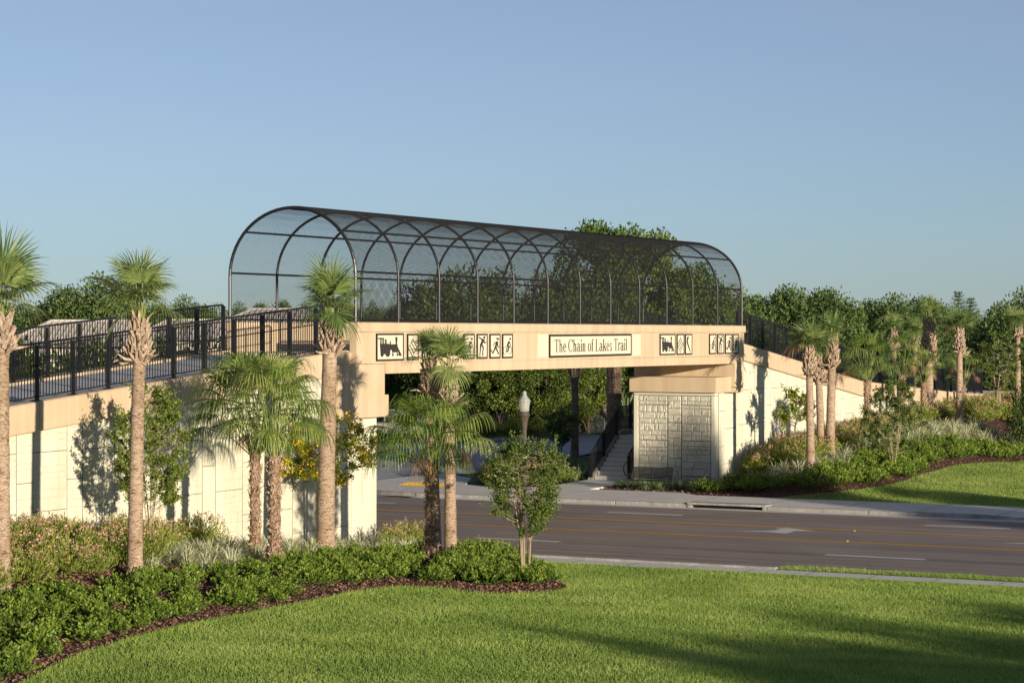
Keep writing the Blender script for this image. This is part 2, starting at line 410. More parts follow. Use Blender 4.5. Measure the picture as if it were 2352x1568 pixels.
def line(name, x0, x1, y, w, mat, n=1):
    b = MB(); k = max(1, int((x1 - x0) / 1.5))
    for i in range(k):
        a = x0 + (x1 - x0) * i / k; c_ = x0 + (x1 - x0) * (i + 1) / k
        b.quad((a, y - w / 2, .005), (c_, y - w / 2, .005), (c_, y + w / 2, .005), (a, y + w / 2, .005))
    return props(b.build(name, mat), kind='structure')
line('yellow_line', -60, 80, 70.65, .34, M['yellow_line']); line('yellow_line', -60, 80, 74.75, .34, M['yellow_line'])
for k in range(-3, 5):
    line('lane_dash', -35.85 + k * 12.1, -32.75 + k * 12.1, 66.5, .30, M['white_line'])
    line('lane_dash', -36.3 + k * 12.15, -33.3 + k * 12.15, 77.75, .30, M['white_line'])
line('edge_line', -46, 80, 80.55, .22, M['white_line'])
def arrow(x0):
    b = MB()
    pts = [(0, 72.95), (.95, 73.0), (1.25, 73.35), (1.25, 73.0), (2.5, 73.75), (1.5, 74.35), (1.45, 73.9), (1.0, 73.75), (.7, 73.3), (0, 73.2)]
    P = [(1680, 1219), (1760, 1221), (1800, 1225), (1822, 1219), (1872, 1219), (1806, 1212), (1775, 1213), (1790, 1216), (1762, 1218.5)]
    w = [at(a, c_, 7 * F / (c_ - HY)) for a, c_ in P]; xx = w[0][0]
    r = delaunay_2d_cdt([Vector((p_[0], p_[1])) for p_ in w], [], [list(range(len(w)))], 1, 1e-4)
    vs = [(v.x - xx + x0, v.y, .0055) for v in r[0]]
    n = len(b.v); b.v += vs; b.f += [tuple(f) for f in r[2]]
    return props(b.build('turn_arrow', M['white_line']), kind='structure')
arrow(-29.23); arrow(-20.05)
M['seal'] = surf('dark_seal', (.13, .11, .10), (.19, .165, .15), 3, .85)
b = MB()
for (x0, x1, y, w) in ((-20.5, -11, 66.45, .22), (-32.6, -24, 66.4, .12), (-46, -20, 79.0, .09), (-40, -14, 63.3, .10), (-33.2, -24.4, 77.7, .16)):
    n = int((x1 - x0) / .5)
    for k in range(n):
        a = x0 + (x1 - x0) * k / n; c_ = x0 + (x1 - x0) * (k + 1) / n; o1, o2 = .05 * math.sin(a * 1.7), .05 * math.sin(c_ * 1.7)
        b.quad((a, y - w / 2 + o1, .0035), (c_, y - w / 2 + o2, .0035), (c_, y + w / 2 + o2, .0035), (a, y + w / 2 + o1, .0035))
props(b.build('road_sealant', M['seal']), kind='structure')
for k, (xa, ya) in enumerate([(-24.6, 70.9), (-25.6, 74.5), (-37.0, 74.5), (-12, 70.9)]):
    t = thing('road_reflector', ['small amber road stud beside the nearer yellow line', 'small amber road stud by the far yellow line near the arrow', 'small amber road stud by the far yellow line near the abutment', 'small amber road stud at the right picture edge'][k], 'road stud', (xa, ya, .005))
    b = MB(); b.lathe([(.06, 0), (.045, .018)], xa, ya, 4, .006); b.build('lens', M['tactile'], t)

# ------------------------------------------------------------------ MSE stone panel walls
def ashlar(mb_face, mb_joint, P0, U, W, H, rng, Nrm, topf=None, rough=.028, v0=0., dep=.018, g=.007):
    """P0 lower-left, U unit along, vertical z. emits stone blocks on a panel of size W x H"""
    z = 0.
    while z < H - .06:
        h = rng.choice([.16, .2, .28, .32]); h = min(h, H - z)
        if H - z - h < .12: h = H - z
        u = 0.
        while u < W - .05:
            w = rng.choice([.2, .26, .34, .46, .58]); w = min(w, W - u)
            if W - u - w < .13: w = W - u
            zt = z + h
            if topf is not None:
                lim = topf(P0[0] + U[0] * (u + w / 2), P0[1] + U[1] * (u + w / 2)) - P0[2]
                if z >= lim: u += w; continue
                zt = min(zt, lim)
            us = [u + g, u + g + .03, u + w * .5, u + w - g - .03, u + w - g]
            zs = [z + g, z + g + .03, (z + zt) / 2, zt - g - .03, zt - g]
            base = len(mb_face.v)
            for j in range(5):
                for i in range(5):
                    edge = i in (0, 4) or j in (0, 4)
                    d = 0. if edge else dep + rng.random() * rough
                    mb_face.v.append((P0[0] + U[0] * us[i] + Nrm[0] * d, P0[1] + U[1] * us[i] + Nrm[1] * d, P0[2] + zs[j]))
            for j in range(4):
                for i in range(4):
                    a = base + j * 5 + i; mb_face.f.append((a, a + 1, a + 6, a + 5))
            u += w
        z += h
def mse(P0, U, Nrm, length, H, top=None, seed=1, first=0, phase=0.):
    rng = random.Random(seed); fb, jb = MB(), MB()
    u = 0.; k = first; g = .012
    while u < length - .02:
        w = [1.36, .64][k % 2]; w = min(w, length - u); g = .009
        z = -.75 if (k % 2) else -.0 - phase; z -= phase if k % 2 else 0
        while z < H:
            z0, z1 = max(z, 0), min(z + 1.5, H)
            if z1 - z0 > .1:
                p = (P0[0] + U[0] * (u + g), P0[1] + U[1] * (u + g), P0[2] + z0 + g)
                lim = (lambda x, y: top(x, y)) if top else None
                ashlar(fb, jb, p, U, w - 2 * g, z1 - z0 - 2 * g, rng, Nrm, lim, .010, 0, .0045, .001)
            z += 1.5
        u += w; k += 1
    return fb
COPL = ([34, 44.7, 49, 55, 59.1, 61.3], [4.10, 4.93, 5.27, 5.73, 6.05, 6.2])
COPR = ([93.3, 95, 109.8, 126, 131.7], [6.2, 6.0, 4.15, 3.15, 2.92])
zl = lambda y: float(np.interp(y, *COPL)); zr = lambda y: float(np.interp(y, *COPR))
# left ramp retaining wall (runs from off frame to the abutment at the road)
t = thing('retaining_wall', 'cream stone-faced retaining wall under the left ramp', 'wall', (-37.5, 48, 0))
b = mse((-37.42, 34, -.2), (0, 1, 0), (1, 0, 0), 28.88, 6.3, lambda x, y: (zl(y) - .35) if y < 60.3 else 4.3, 3, 0, .55)
b.build('stone_panel', M['cream'], t)
b = MB(); b.sweep([(-37.9, 0), (-37.44, 0), (-37.44, -8), (-37.9, -8)], [(y, zl(y) - .12, 0) for y in (34, 44.7, 49, 55, 59.1, 61.3, 62.86)]); b.build('wall_core', M['joint'], t)
def coping(mb, x0, x1, ys_, zf, h=.74):
    mb.sweep([(x0, -h), (x0, 0), (x1 - .04, 0), (x1, -.04), (x1, -h + .02), (x1 - .02, -h)][::-1], [(y, zf(y), 0) for y in ys_])
b = MB()
yy = list(np.arange(34, 60.2, 6.1)) + [60.1]
for a, c_ in ((34, 43.2), (43.22, 46.05), (46.07, 52.1), (52.12, 58.2), (58.22, 60.12)):
    coping(b, -37.7, -37.26, [a] + [y for y in (44.7, 49, 55, 59.1) if a < y < c_] + [c_], zl)
b.build('coping', M['tan'], t)
b = MB(); b.sweep([(-42.2, 0), (-41.7, 0), (-41.7, -8), (-42.2, -8)][::-1], [(y, zl(y) - .02, 0) for y in (34, 44.7, 49, 55, 59.1, 61.1)]); b.build('far_wall', M['tan'], t)
# the ramp path
b = MB()
for i in range(len(yl := [34, 39, 44.7, 49, 55, 59.1, 61.1]) - 1):
    a, c_ = yl[i], yl[i + 1]; b.quad((-41.7, a, zl(a) - .1), (-37.7, a, zl(a) - .1), (-37.7, c_, zl(c_) - .1), (-41.7, c_, zl(c_) - .1))
props(b.build('path', M['path']), kind='structure')
b = MB()
for y in np.arange(37, 61, 1.52):
    z = zl(y) - .096; b.quad((-41.7, y, z), (-37.7, y, z), (-37.7, y + .02, z + .001), (-41.7, y + .02, z + .001))
props(b.build('path_joints', M['joint']), kind='structure')

# left abutment
t = thing('bridge_abutment', 'near left abutment with cream stone panels and a plain tan bearing block', 'abutment', (-39.4, 62, 0))
b = mse((-37.42, 62.88, -.2), (-1, 0, 0), (0, 1, 0), 4.2, 4.3, lambda x, y: 4.1, 5, 0); b.build('stone_panel', M['cream'], t)
b = MB(); b.box(-41.7, -37.43, 61.12, 62.86, -.2, 4.05); b.build('wall_core', M['cream_smooth'], t)
b = MB(); b.box(-41.9, -37.12, 60.13, 62.9, 4.06, 5.735); b.build('bearing_block', M['tan'], t, bevel=.03)
b = MB(); b.box(-41.9, -37.125, 62.903, 63.15, 4.07, 4.76); b.build('bearing_ledge', M['tan'], t, bevel=.03)
b = MB(); b.box(-41.7, -37.3, 60.15, 61.15, 5.74, 6.1); b.build('approach_block', M['tan'], t)

# right abutment
t = thing('bridge_abutment', 'right abutment with stone panel face, tan cap beam and a bench in front', 'abutment', (-39.3, 91, 0))
fb = MB(); jb = MB(); rng = random.Random(11); xs0 = -40.98
for (w, ph) in ((1.36, .0), (.64, .75), (1.36, .0)):
    z = -1.05 - ph
    while z < 4.0:
        z0, z1 = max(z, -.1), min(z + 1.52, 3.92)
        if z1 - z0 > .1:
            ashlar(fb, jb, (xs0 + .012, 90.94, z0 + .012), (1, 0, 0), w - .024, z1 - z0 - .024, rng, (0, -1, 0), None, .040, 0, .006, .006)
        z += 1.52
    xs0 += w
fb.build('stone_panel', M['face'], t)
b = MB(); b.box(-41.2, -40.99, 90.9, 91.3, -.2, 3.92); b.box(-37.6, -37.42, 90.9, 91.3, -.2, 3.92); b.box(-41.2, -37.42, 90.93, 91.3, 3.94, 4.05); b.build('corner_trim', M['cream_smooth'], t, bevel=.02)
b = MB(); b.box(-41.18, -37.45, 90.955, 93.2, -.2, 4.05); b.build('wall_core', M['joint'], t)
b = mse((-37.42, 91.32, -.2), (0, 1, 0), (1, 0, 0), 2.2, 4.25, lambda x, y: 4.05, 6, 1, .3); b.build('side_panel', M['cream'], t)
b = MB(); b.box(-41.35, -37.3, 90.75, 92.45, 4.06, 4.72); b.build('cap_beam', M['tan'], t, bevel=.025)
b = MB(); b.box(-41.3, -37.34, 92.5, 92.9, 4.06, 5.42); b.build('back_wall', M['tan'], t)
b = MB(); b.box(-41.9, -37.12, 92.47, 93.45, 4.04, 5.66); b.build('pilaster', M['tan'], t, bevel=.02)

# right ramp retaining wall
t = thing('retaining_wall', 'cream stone-faced retaining wall under the right ramp behind planting', 'wall', (-37.5, 108, 0))
b = mse((-37.42, 93.5, -.2), (0, 1, 0), (1, 0, 0), 37.5, 6.4, lambda x, y: zr(y) - .35, 9, 0, .2); b.build('stone_panel', M['cream'], t)
b = MB(); b.sweep([(-37.9, 0), (-37.44, 0), (-37.44, -8), (-37.9, -8)], [(y, zr(y) - .12, 0) for y in (93.46, 95, 109.8, 126, 131.6)]); b.build('wall_core', M['joint'], t)
b = MB()
for a, c_ in ((93.46, 99.5), (99.52, 105.6), (105.62, 111.7), (111.72, 117.8), (117.82, 124), (124.02, 131.7)):
    coping(b, -37.7, -37.26, [a] + [y for y in (95, 109.8, 126) if a < y < c_] + [c_], zr)
b.build('coping', M['tan'], t)
b = MB(); b.sweep([(-42.2, 0), (-41.7, 0), (-41.7, -8), (-42.2, -8)][::-1], [(y, zr(y) - .02, 0) for y in (93.46, 95, 109.8, 126, 131.7)]); b.build('far_wall', M['tan'], t)
b = MB(); yl = [93.46, 95, 109.8, 126, 131.7, 175]
for i in range(len(yl) - 1):
    a, c_ = yl[i], yl[i + 1]; b.quad((-41.7, a, zr(a) - .1), (-37.7, a, zr(a) - .1), (-37.7, c_, zr(c_) - .1), (-41.7, c_, zr(c_) - .1))
props(b.build('path', M['path']), kind='structure')

# ------------------------------------------------------------------ the bridge
Y0, Y1 = 61.16, 93.45
zb = lambda y: -.0042 * (y - Y0)
t = thing('footbridge', 'tan concrete footbridge spanning the road with sign panels', 'bridge', (-39.5, 77, 5.4)); bridge = t
def girder(mb, x0, x1, face):
    pr = [(x0, 5.42), (x1, 5.42), (x1, 7.05), (x0, 7.05)]
    mb.sweep(pr, [(Y0, zb(Y0), 0), (Y1, zb(Y1), 0)])
b = MB(); b.sweep([(-37.38, 5.745), (-37.1, 5.745), (-37.1, 6.74), (-37.38, 6.74)], [(Y0, 0, 0), (Y1, zb(Y1), 0)]); b.build('parapet', M['tan'], t, bevel=.02)
b = MB(); b.sweep([(-37.38, 5.42), (-37.112, 5.42), (-37.112, 5.742), (-37.38, 5.742)], [(62.91, 0, 0), (92.46, zb(Y1), 0)]); b.build('beam_edge', M['tan'], t)
b = MB(); b.sweep([(-37.40, 6.743), (-37.05, 6.743), (-37.05, 6.80), (-37.045, 7.01), (-37.09, 7.05), (-37.40, 7.05)], [(Y0 - .03, 0, 0), (Y1 + .06, zb(Y1), 0)]); b.build('cornice', M['tan'], t, bevel=.015)
b = MB(); b.sweep([(-41.98, 5.42), (-41.7, 5.42), (-41.7, 7.04), (-41.98, 7.04)], [(Y0, 0, 0), (Y1, zb(Y1), 0)]); b.build('parapet', M['tan'], t)
b = MB(); b.sweep([(-41.69, 5.5), (-37.39, 5.5), (-37.39, 6.1), (-41.69, 6.1)], [(Y0, 0, 0), (Y1, zb(Y1), 0)]); b.build('deck', M['path'], t)

# sign panels
def letter_shapes():
    S = {}
    def ring(cx, cy, rx, ry, tx, ty, a0=0, a1=360, n=20):
        out = []
        for i in range(n):
            a = math.radians(a0 + (a1 - a0) * i / n); b_ = math.radians(a0 + (a1 - a0) * (i + 1) / n)
            o1 = (cx + rx * math.cos(a), cy + ry * math.sin(a)); o2 = (cx + rx * math.cos(b_), cy + ry * math.sin(b_))
            i1 = (cx + (rx - tx) * math.cos(a), cy + (ry - ty) * math.sin(a)); i2 = (cx + (rx - tx) * math.cos(b_), cy + (ry - ty) * math.sin(b_))
            out.append([o1, o2, i2, i1])
        return out
    R = lambda a, b_, c_, d: [[(a, b_), (c_, b_), (c_, d), (a, d)]]
    T = .105; t_ = .04; xh = .66
    S['T'] = (.62, R(.02, .95, .60, 1.) + [[(.02, .95), (.06, .95), (.04, .78), (.02, .78)]] + [[(.56, .95), (.60, .95), (.60, .78), (.58, .78)]] + R(.255, .035, .365, .95) + R(.17, 0, .45, .035))
    S['h'] = (.52, R(.07, .03, .07 + T, 1.0) + R(.01, 0, .24, .03) + R(.01, .97, .07, 1.) + ring(.26, .46, .16, .21, T, .06, 0, 160, 10) + R(.42 - T, .03, .42, .46) + R(.28, 0, .50, .03))
    S['n'] = (.52, R(.07, .03, .07 + T, .66) + R(.01, 0, .24, .03) + R(.01, .63, .07, .66) + ring(.26, .46, .16, .21, T, .06, 0, 160, 10) + R(.42 - T, .03, .42, .46) + R(.28, 0, .50, .03))
    S['e'] = (.46, ring(.23, .33, .20, .345, .10, .045, 0, 318, 18) + R(.10, .34, .42, .385))
    S['C'] = (.68, ring(.36, .5, .33, .52, .115, .045, 42, 318, 22) + [[(.59, .98), (.62, .98), (.63, .68), (.60, .68)]])
    S['a'] = (.50, ring(.22, .195, .19, .215, .10, .05, 30, 330, 16) + R(.30, .03, .41, .5) + ring(.22, .46, .19, .22, .10, .06, 0, 160, 10) + R(.41, .0, .49, .05))
    S['i'] = (.27, R(.09, .03, .09 + T, .66) + R(.02, 0, .26, .03) + R(.02, .63, .09, .66) + ring(.14, .90, .07, .085, .069, .084, 0, 360, 8))
    S['o'] = (.50, ring(.25, .33, .22, .345, .10, .045))
    S['f'] = (.33, R(.10, .03, .10 + T, .80) + R(.02, 0, .29, .03) + R(.01, .62, .30, .66) + ring(.26, .80, .16, .22, .10, .05, 45, 180, 8))
    S['L'] = (.60, R(.12, .045, .235, .965) + R(.02, .965, .34, 1.) + R(.02, 0, .56, .045) + [[(.52, .045), (.56, .045), (.59, .24), (.57, .24)]])
    S['k'] = (.53, R(.07, .03, .07 + T, 1.) + R(.01, 0, .24, .03) + R(.01, .97, .07, 1.) + [[(.175, .30), (.215, .28), (.43, .63), (.38, .63)]] + [[(.22, .36), (.29, .43), (.49, .03), (.37, .03)]] + R(.33, .63, .50, .66) + R(.31, 0, .53, .03))
    S['s'] = (.40, ring(.20, .48, .145, .19, .07, .05, 20, 250, 12) + ring(.19, .19, .155, .20, .075, .05, -160, 75, 12))
    S['r'] = (.37, R(.07, .03, .07 + T, .66) + R(.01, 0, .25, .03) + R(.01, .63, .07, .66) + ring(.28, .50, .12, .17, .06, .09, 40, 165, 6))
    S['l'] = (.27, R(.08, .03, .08 + T, 1.) + R(.01, 0, .25, .03) + R(.01, .97, .08, 1.))
    S[' '] = (.24, [])
    return S
def stroke(p, q, w0, w1=None):
    w1 = w0 if w1 is None else w1; d = Vector((q[0] - p[0], q[1] - p[1])).normalized(); n = Vector((-d.y, d.x))
    return [(p[0] + n.x * w0, p[1] + n.y * w0), (p[0] - n.x * w0, p[1] - n.y * w0), (q[0] - n.x * w1, q[1] - n.y * w1), (q[0] + n.x * w1, q[1] + n.y * w1)]
def ell(cx, cy, rx, ry, n=14): return [(cx + rx * math.cos(2 * math.pi * i / n), cy + ry * math.sin(2 * math.pi * i / n)) for i in range(n)]
def ringp(cx, cy, rx, ry, t, n=18):
    o = []
    for i in range(n):
        a, b_ = 2 * math.pi * i / n, 2 * math.pi * (i + 1) / n
        o.append([(cx + rx * math.cos(a), cy + ry * math.sin(a)), (cx + rx * math.cos(b_), cy + ry * math.sin(b_)), (cx + (rx - t) * math.cos(b_), cy + (ry - t) * math.sin(b_)), (cx + (rx - t) * math.cos(a), cy + (ry - t) * math.sin(a))])
    return o
def norm(polys, x0, x1, y0, y1): return [[((x - x0) / (x1 - x0), (y1 - y) / (y1 - y0)) for x, y in p] for p in polys]
def ringn(cx, cy, rx, ry, t): return ringp(cx, cy, rx, ry, t)
ICON = {}
ICON['loco'] = norm([[(222, 335), (300, 335), (300, 350), (222, 352)], [(248, 350), (258, 350), (258, 412), (248, 412)], [(264, 350), (270, 350), (270, 412), (264, 412)], [(276, 350), (282, 350), (282, 412), (276, 412)], [(288, 350), (300, 350), (300, 412), (288, 412)],
    [(245, 409), (365, 409), (375, 418), (477, 415), (480, 450), (402, 488), (383, 492), (380, 540), (318, 540), (255, 540), (248, 440)], [(480, 448), (537, 565), (495, 565), (490, 520), (405, 520), (402, 488)],
    ell(275, 540, 21, 33), ell(349, 540, 30, 34), [(313, 352), (333, 352), (333, 411), (313, 411)], [(377, 377), (390, 377), (390, 420), (377, 420)], [(447, 328), (478, 328), (470, 417), (455, 417)], ell(416, 547, 10, 23), ell(476, 547, 10, 23)], 205, 560, 625, 280)
ICON['loco'] = [[(x, 1 - y) for x, y in p] for p in ICON['loco']]
def nn_(polys, x0, x1, y0=280, y1=600): return [[((x - x0) / (x1 - x0), (y1 - y) / (y1 - y0)) for x, y in p] for p in polys]
ICON['track'] = nn_([stroke((601, 465), (685, 318), 3), stroke((657, 585), (743, 425), 3)] + [stroke((604 + k * 21, 455 - k * 36), (666 + k * 21, 572 - k * 38), 5.5) for k in range(4)], 595, 748, 280, 612)
ICON['spike'] = nn_([stroke((30, 60), (22, 130), 9, 7), stroke((22, 128), (62, 290), 9, 4), ell(32, 58, 13, 14)], 0, 85, 0, 330)
ICON['bike'] = nn_(ringp(1843, 492, 23, 50, 4) + ringp(1909, 492, 23, 50, 4) + [ell(1908, 347, 10, 15), stroke((1897, 375), (1870, 440), 11, 9), stroke((1872, 440), (1898, 440), 9, 7), stroke((1895, 436), (1870, 512), 6, 4), stroke((1896, 378), (1912, 408), 5, 4), stroke((1911, 405), (1914, 445), 4), stroke((1868, 512), (1908, 445), 3), stroke((1845, 492), (1868, 505), 3), stroke((1870, 440), (1866, 500), 3)], 1813, 1943, 280, 590)
ICON['skate'] = nn_([ell(1582, 327, 14, 17), stroke((1508, 320), (1562, 362), 7, 9), stroke((1574, 350), (1538, 418), 20, 13), stroke((1575, 358), (1586, 405), 7, 5), stroke((1584, 405), (1608, 386), 5), stroke((1534, 415), (1524, 540), 10, 5), stroke((1540, 412), (1568, 455), 10, 8), stroke((1567, 452), (1558, 540), 8, 5), stroke((1508, 544), (1532, 544), 5), stroke((1548, 544), (1576, 540), 5), stroke((1503, 566), (1536, 566), 4), stroke((1542, 563), (1577, 561), 4)], 1488, 1622, 280, 598)
ICON['run'] = nn_([ell(1755, 348, 12, 16), stroke((1730, 338), (1748, 340), 6, 8), stroke((1748, 378), (1724, 448), 15, 11), stroke((1740, 384), (1712, 394), 6), stroke((1712, 392), (1697, 432), 5), stroke((1750, 384), (1754, 448), 6), stroke((1752, 450), (1773, 450), 6), stroke((1724, 445), (1766, 542), 10, 6), stroke((1722, 446), (1690, 528), 10, 6), stroke((1692, 530), (1666, 482), 6, 5)], 1652, 1785, 280, 592)

PX = -37.1
def sign(px0, px1, za, zc, kind, border=.045):
    ya = on_x(px0, 800, PX)[1]; yb = on_x(px1, 800, PX)[1]
    dz = zb((ya + yb) / 2)
    za += dz; zc += dz
    b = MB(); b.box(PX - .01, PX + .03, ya, yb, za, zc)
    p = b.build('sign_panel', M['panel'], bridge)
    if kind == 'blank': return
    xx = PX + .034
    b = MB()
    for (u0, u1, w0, w1) in ((ya, yb, za, za + border * 1.25), (ya, yb, zc - border * 1.25, zc), (ya, ya + border, za + border * 1.25, zc - border * 1.25), (yb - border, yb, za + border * 1.25, zc - border * 1.25)):
        b.box(PX + .0, xx + .012, u0, u1, w0, w1)
    b.build('border', M['ink'], p)
    b = MB(); k = 0
    def emit(poly):
        nonlocal k
        d = xx + .002 + .00025 * (k % 40); k += 1
        b.poly([(d, ya + (yb - ya) * u, za + (zc - za) * v) for u, v in poly])
    if kind == 'text':
        S = letter_shapes(); txt = 'The Chain of Lakes Trail'
        tot = sum(S[ch][0] for ch in txt); x = 0
        for ch in txt:
            w, polys = S[ch]
            for po in polys: emit([(.055 + .89 * (x + px_) / tot, .235 + .54 * py_) for px_, py_ in po])
            x += w
        b.build('lettering', M['ink'], p)
    else:
        for po in ICON[kind]: emit(po)
        b.build('pictogram', M['ink'], p)
ZA, ZC = 5.84, 6.69
sign(863, 925, ZA - .01, ZC + .01, 'loco'); sign(934, 959, ZA, ZC, 'track'); sign(968, 992, ZA, ZC, 'spike')
sign(1063.5, 1088, ZA, ZC, 'bike'); sign(1094, 1117.5, ZA, ZC, 'skate'); sign(1123.5, 1147, ZA, ZC, 'run'); sign(1152.5, 1175.5, ZA, ZC, 'bike')
sign(1235, 1256.5, ZA, ZC - .03, 'blank'); sign(1260.5, 1448.5, ZA, ZC - .01, 'text', .06); sign(1452.5, 1470, ZA, ZC - .03, 'blank')
sign(1514.5, 1549.5, ZA, ZC, 'loco'); sign(1553.5, 1569.5, ZA, ZC, 'track'); sign(1572.5, 1588, ZA, ZC, 'spike')
sign(1628, 1643, ZA, ZC, 'bike'); sign(1646.5, 1661, ZA, ZC, 'skate'); sign(1664.5, 1679, ZA, ZC, 'run'); sign(1682, 1695, ZA, ZC, 'bike')

# mesh canopy
XN, XF = -37.22, -41.84; RC = (XN - XF) / 2; RV = 2.1; XM = (XN + XF) / 2; LEG = 1.45; ZB = 7.06
YA, YB = 61.22, 93.38
t = thing('mesh_canopy', 'arched black chain-link canopy over the footbridge', 'canopy', (XM, 77, ZB)); cage = t
def arch_pts(y, r_off=0, n=28):
    P = [(XN + r_off, y, ZB + zb(y))]
    for i in range(n + 1):
        a = math.pi * i / n; P.append((XM + (RC + r_off) * math.cos(a), y, ZB + LEG + zb(y) + (RV + r_off) * math.sin(a)))
    P.append((XF - r_off, y, ZB + zb(y))); return P
nb = 12
for k in range(nb + 1):
    y = YA + (YB - YA) * k / nb
    b = MB(); b.tube(arch_pts(y, .03 if k in (0, nb) else 0), .052 if k in (0, nb) else .043, 8); b.box(XN - .1, XN + .1, y - .1, y + .1, ZB + zb(y) - .01, ZB + zb(y) + .015); b.box(XF - .1, XF + .1, y - .1, y + .1, ZB + zb(y) - .01, ZB + zb(y) + .015)
    b.build('arch', M['black'], t, smooth=False)
def longrail(x, z, r):
    b = MB(); b.tube([(x, YA, z + zb(YA)), (x, YB, z + zb(YB))], r, 8); b.build('rail', M['black'], t)
for sgn, x0 in ((1, XN), (-1, XF)):
    longrail(x0 - sgn * .03, ZB + .07, .03); longrail(x0 - sgn * .03, ZB + LEG + .1, .035)
    a = math.asin((9.90 - ZB - LEG) / RV); longrail(XM + sgn * (RC - .04) * math.cos(a), 9.90, .035)
longrail(XM, ZB + LEG + RV - .02, .022)
# chain link wires: two diagonal families following the arch surface
PER = 2 * LEG + math.pi * RC
def surf_pt(s, y):
    s = np.asarray(s); z1 = s; a = (s - LEG) / RC
    R_ = RC + .055; V_ = RV + .055
    x = np.where(s < LEG, XM + R_, np.where(s > PER - LEG, XM - R_, XM + R_ * np.cos(a)))
    z = np.where(s < LEG, s, np.where(s > PER - LEG, PER - s, LEG + V_ * np.sin(a)))
    return np.stack([x, y, ZB + .03 + z - .0042 * (y - Y0)], -1)
quads = []
ssamp = np.concatenate([[0], np.linspace(LEG, PER - LEG, 20), [PER]])
for sg in (1, -1):
    for y0_ in np.arange(YA - PER, YB + PER, .072):
        # s range where y in [YA,YB]
        if sg == 1: lo, hi = max(0, YA - y0_), min(PER, YB - y0_)
        else: lo, hi = max(0, y0_ - YB), min(PER, y0_ - YA)
        if hi - lo < .05: continue
        ss = np.unique(np.concatenate([[lo, hi], ssamp[(ssamp > lo) & (ssamp < hi)]]))
        P = surf_pt(ss, y0_ + sg * ss)
        d = np.gradient(P, axis=0); d /= np.linalg.norm(d, axis=1)[:, None]
        rad = np.stack([P[:, 0] - XM, np.zeros(len(P)), np.where((ss < LEG) | (ss > PER - LEG), 0, P[:, 2] - (ZB + LEG))], -1)
        rad /= np.linalg.norm(rad, axis=1)[:, None] + 1e-9
        w = np.cross(d, rad); w /= np.linalg.norm(w, axis=1)[:, None] + 1e-9
        r_ = .0037
        o = [P + w * r_ + rad * (sg * .003), P - w * r_ + rad * (sg * .003), P + rad * (r_ * 1.4 + sg * .003)]
        for i, j in ((0, 1), (1, 2), (2, 0)):
            quads.append(np.stack([o[i][:-1], o[j][:-1], o[j][1:], o[i][1:]], 1))
V = np.concatenate(quads) - np.array([XM, 77, ZB])
np_mesh('chain_link', V, 4, M['mesh_black'], t)

# ------------------------------------------------------------------ railings
def railing(label, pts, h=1.42, spacing=2.0, pick=.122, end_round=True, mid=.62, group=None, name='railing', cat='railing', post_w=.046, pr=.0095):
    P = [Vector(p) for p in pts]; seg = [(P[i + 1] - P[i]).length for i in range(len(P) - 1)]; L = sum(seg)
    def pos(s):
        s = max(0, min(L, s))
        for i, l in enumerate(seg):
            if s <= l + 1e-9: return P[i].lerp(P[i + 1], s / l)
            s -= l
        return P[-1].copy()
    c_ = pos(L / 2)
    t = thing(name, label, cat, tuple(c_), group)
    n = max(1, round(L / spacing)); up = Vector((0, 0, 1))
    for k in range(n + 1):
        q = pos(L * k / n); b = MB()
        b.box(q.x - post_w, q.x + post_w, q.y - post_w * .7, q.y + post_w * .7, q.z, q.z + h - .04)
        b.box(q.x - .1, q.x + .1, q.y - .1, q.y + .1, q.z - .005, q.z + .02)
        b.build('post', M['black'], t)
    b = MB()
    for k in range(n):
        a, c2 = L * k / n, L * (k + 1) / n; m = int((c2 - a) / pick)
        for j in range(1, m):
            q = pos(a + (c2 - a) * j / m); b.box(q.x - pr, q.x + pr, q.y - pr, q.y + pr, q.z + .1, q.z + h - .03)
    b.build('pickets', M['black'], t)
    for zz, r in ((h, .03), (h * mid, .018), (.1, .02)):
        b = MB(); ks = [0] + list(np.cumsum(seg)); pl = [pos(s) + up * zz for s in ks]
        if zz == h and end_round:
            e = pl[-1]; d = (pl[-1] - pl[-2]).normalized(); pl[-1] = e - d * .12
            for a in (30, 60, 90): pl.append(e - d * .12 + d * (.14 * math.sin(math.radians(a))) - up * (.14 * (1 - math.cos(math.radians(a)))))
            pl.append(pl[-1] - up * (h - .35)); 
        b.tube(pl, r, 8); b.build('rail', M['black'], t)
    return t
ysl = [36, 44.7, 49, 55, 59.1, 60.85]
railing('black picket railing on the camera side of the left ramp', [(-37.48, y, zl(y)) for y in ysl], 1.45, 1.47)
railing('black picket railing on the far side of the left ramp', [(-41.86, y, zl(y) - .02) for y in ysl], 1.45, 1.47)
ysr = [93.6, 95, 109.8, 126, 131.6]
railing('black picket railing descending along the near side of the right ramp', [(-37.48, y, zr(y)) for y in ysr[::-1]], 1.4, 1.5, post_w=.06, pr=.013)
railing('black picket railing on the far side of the right ramp', [(-41.86, y, zr(y) - .02) for y in ysr[::-1]], 1.4, 1.5, post_w=.06, pr=.013)

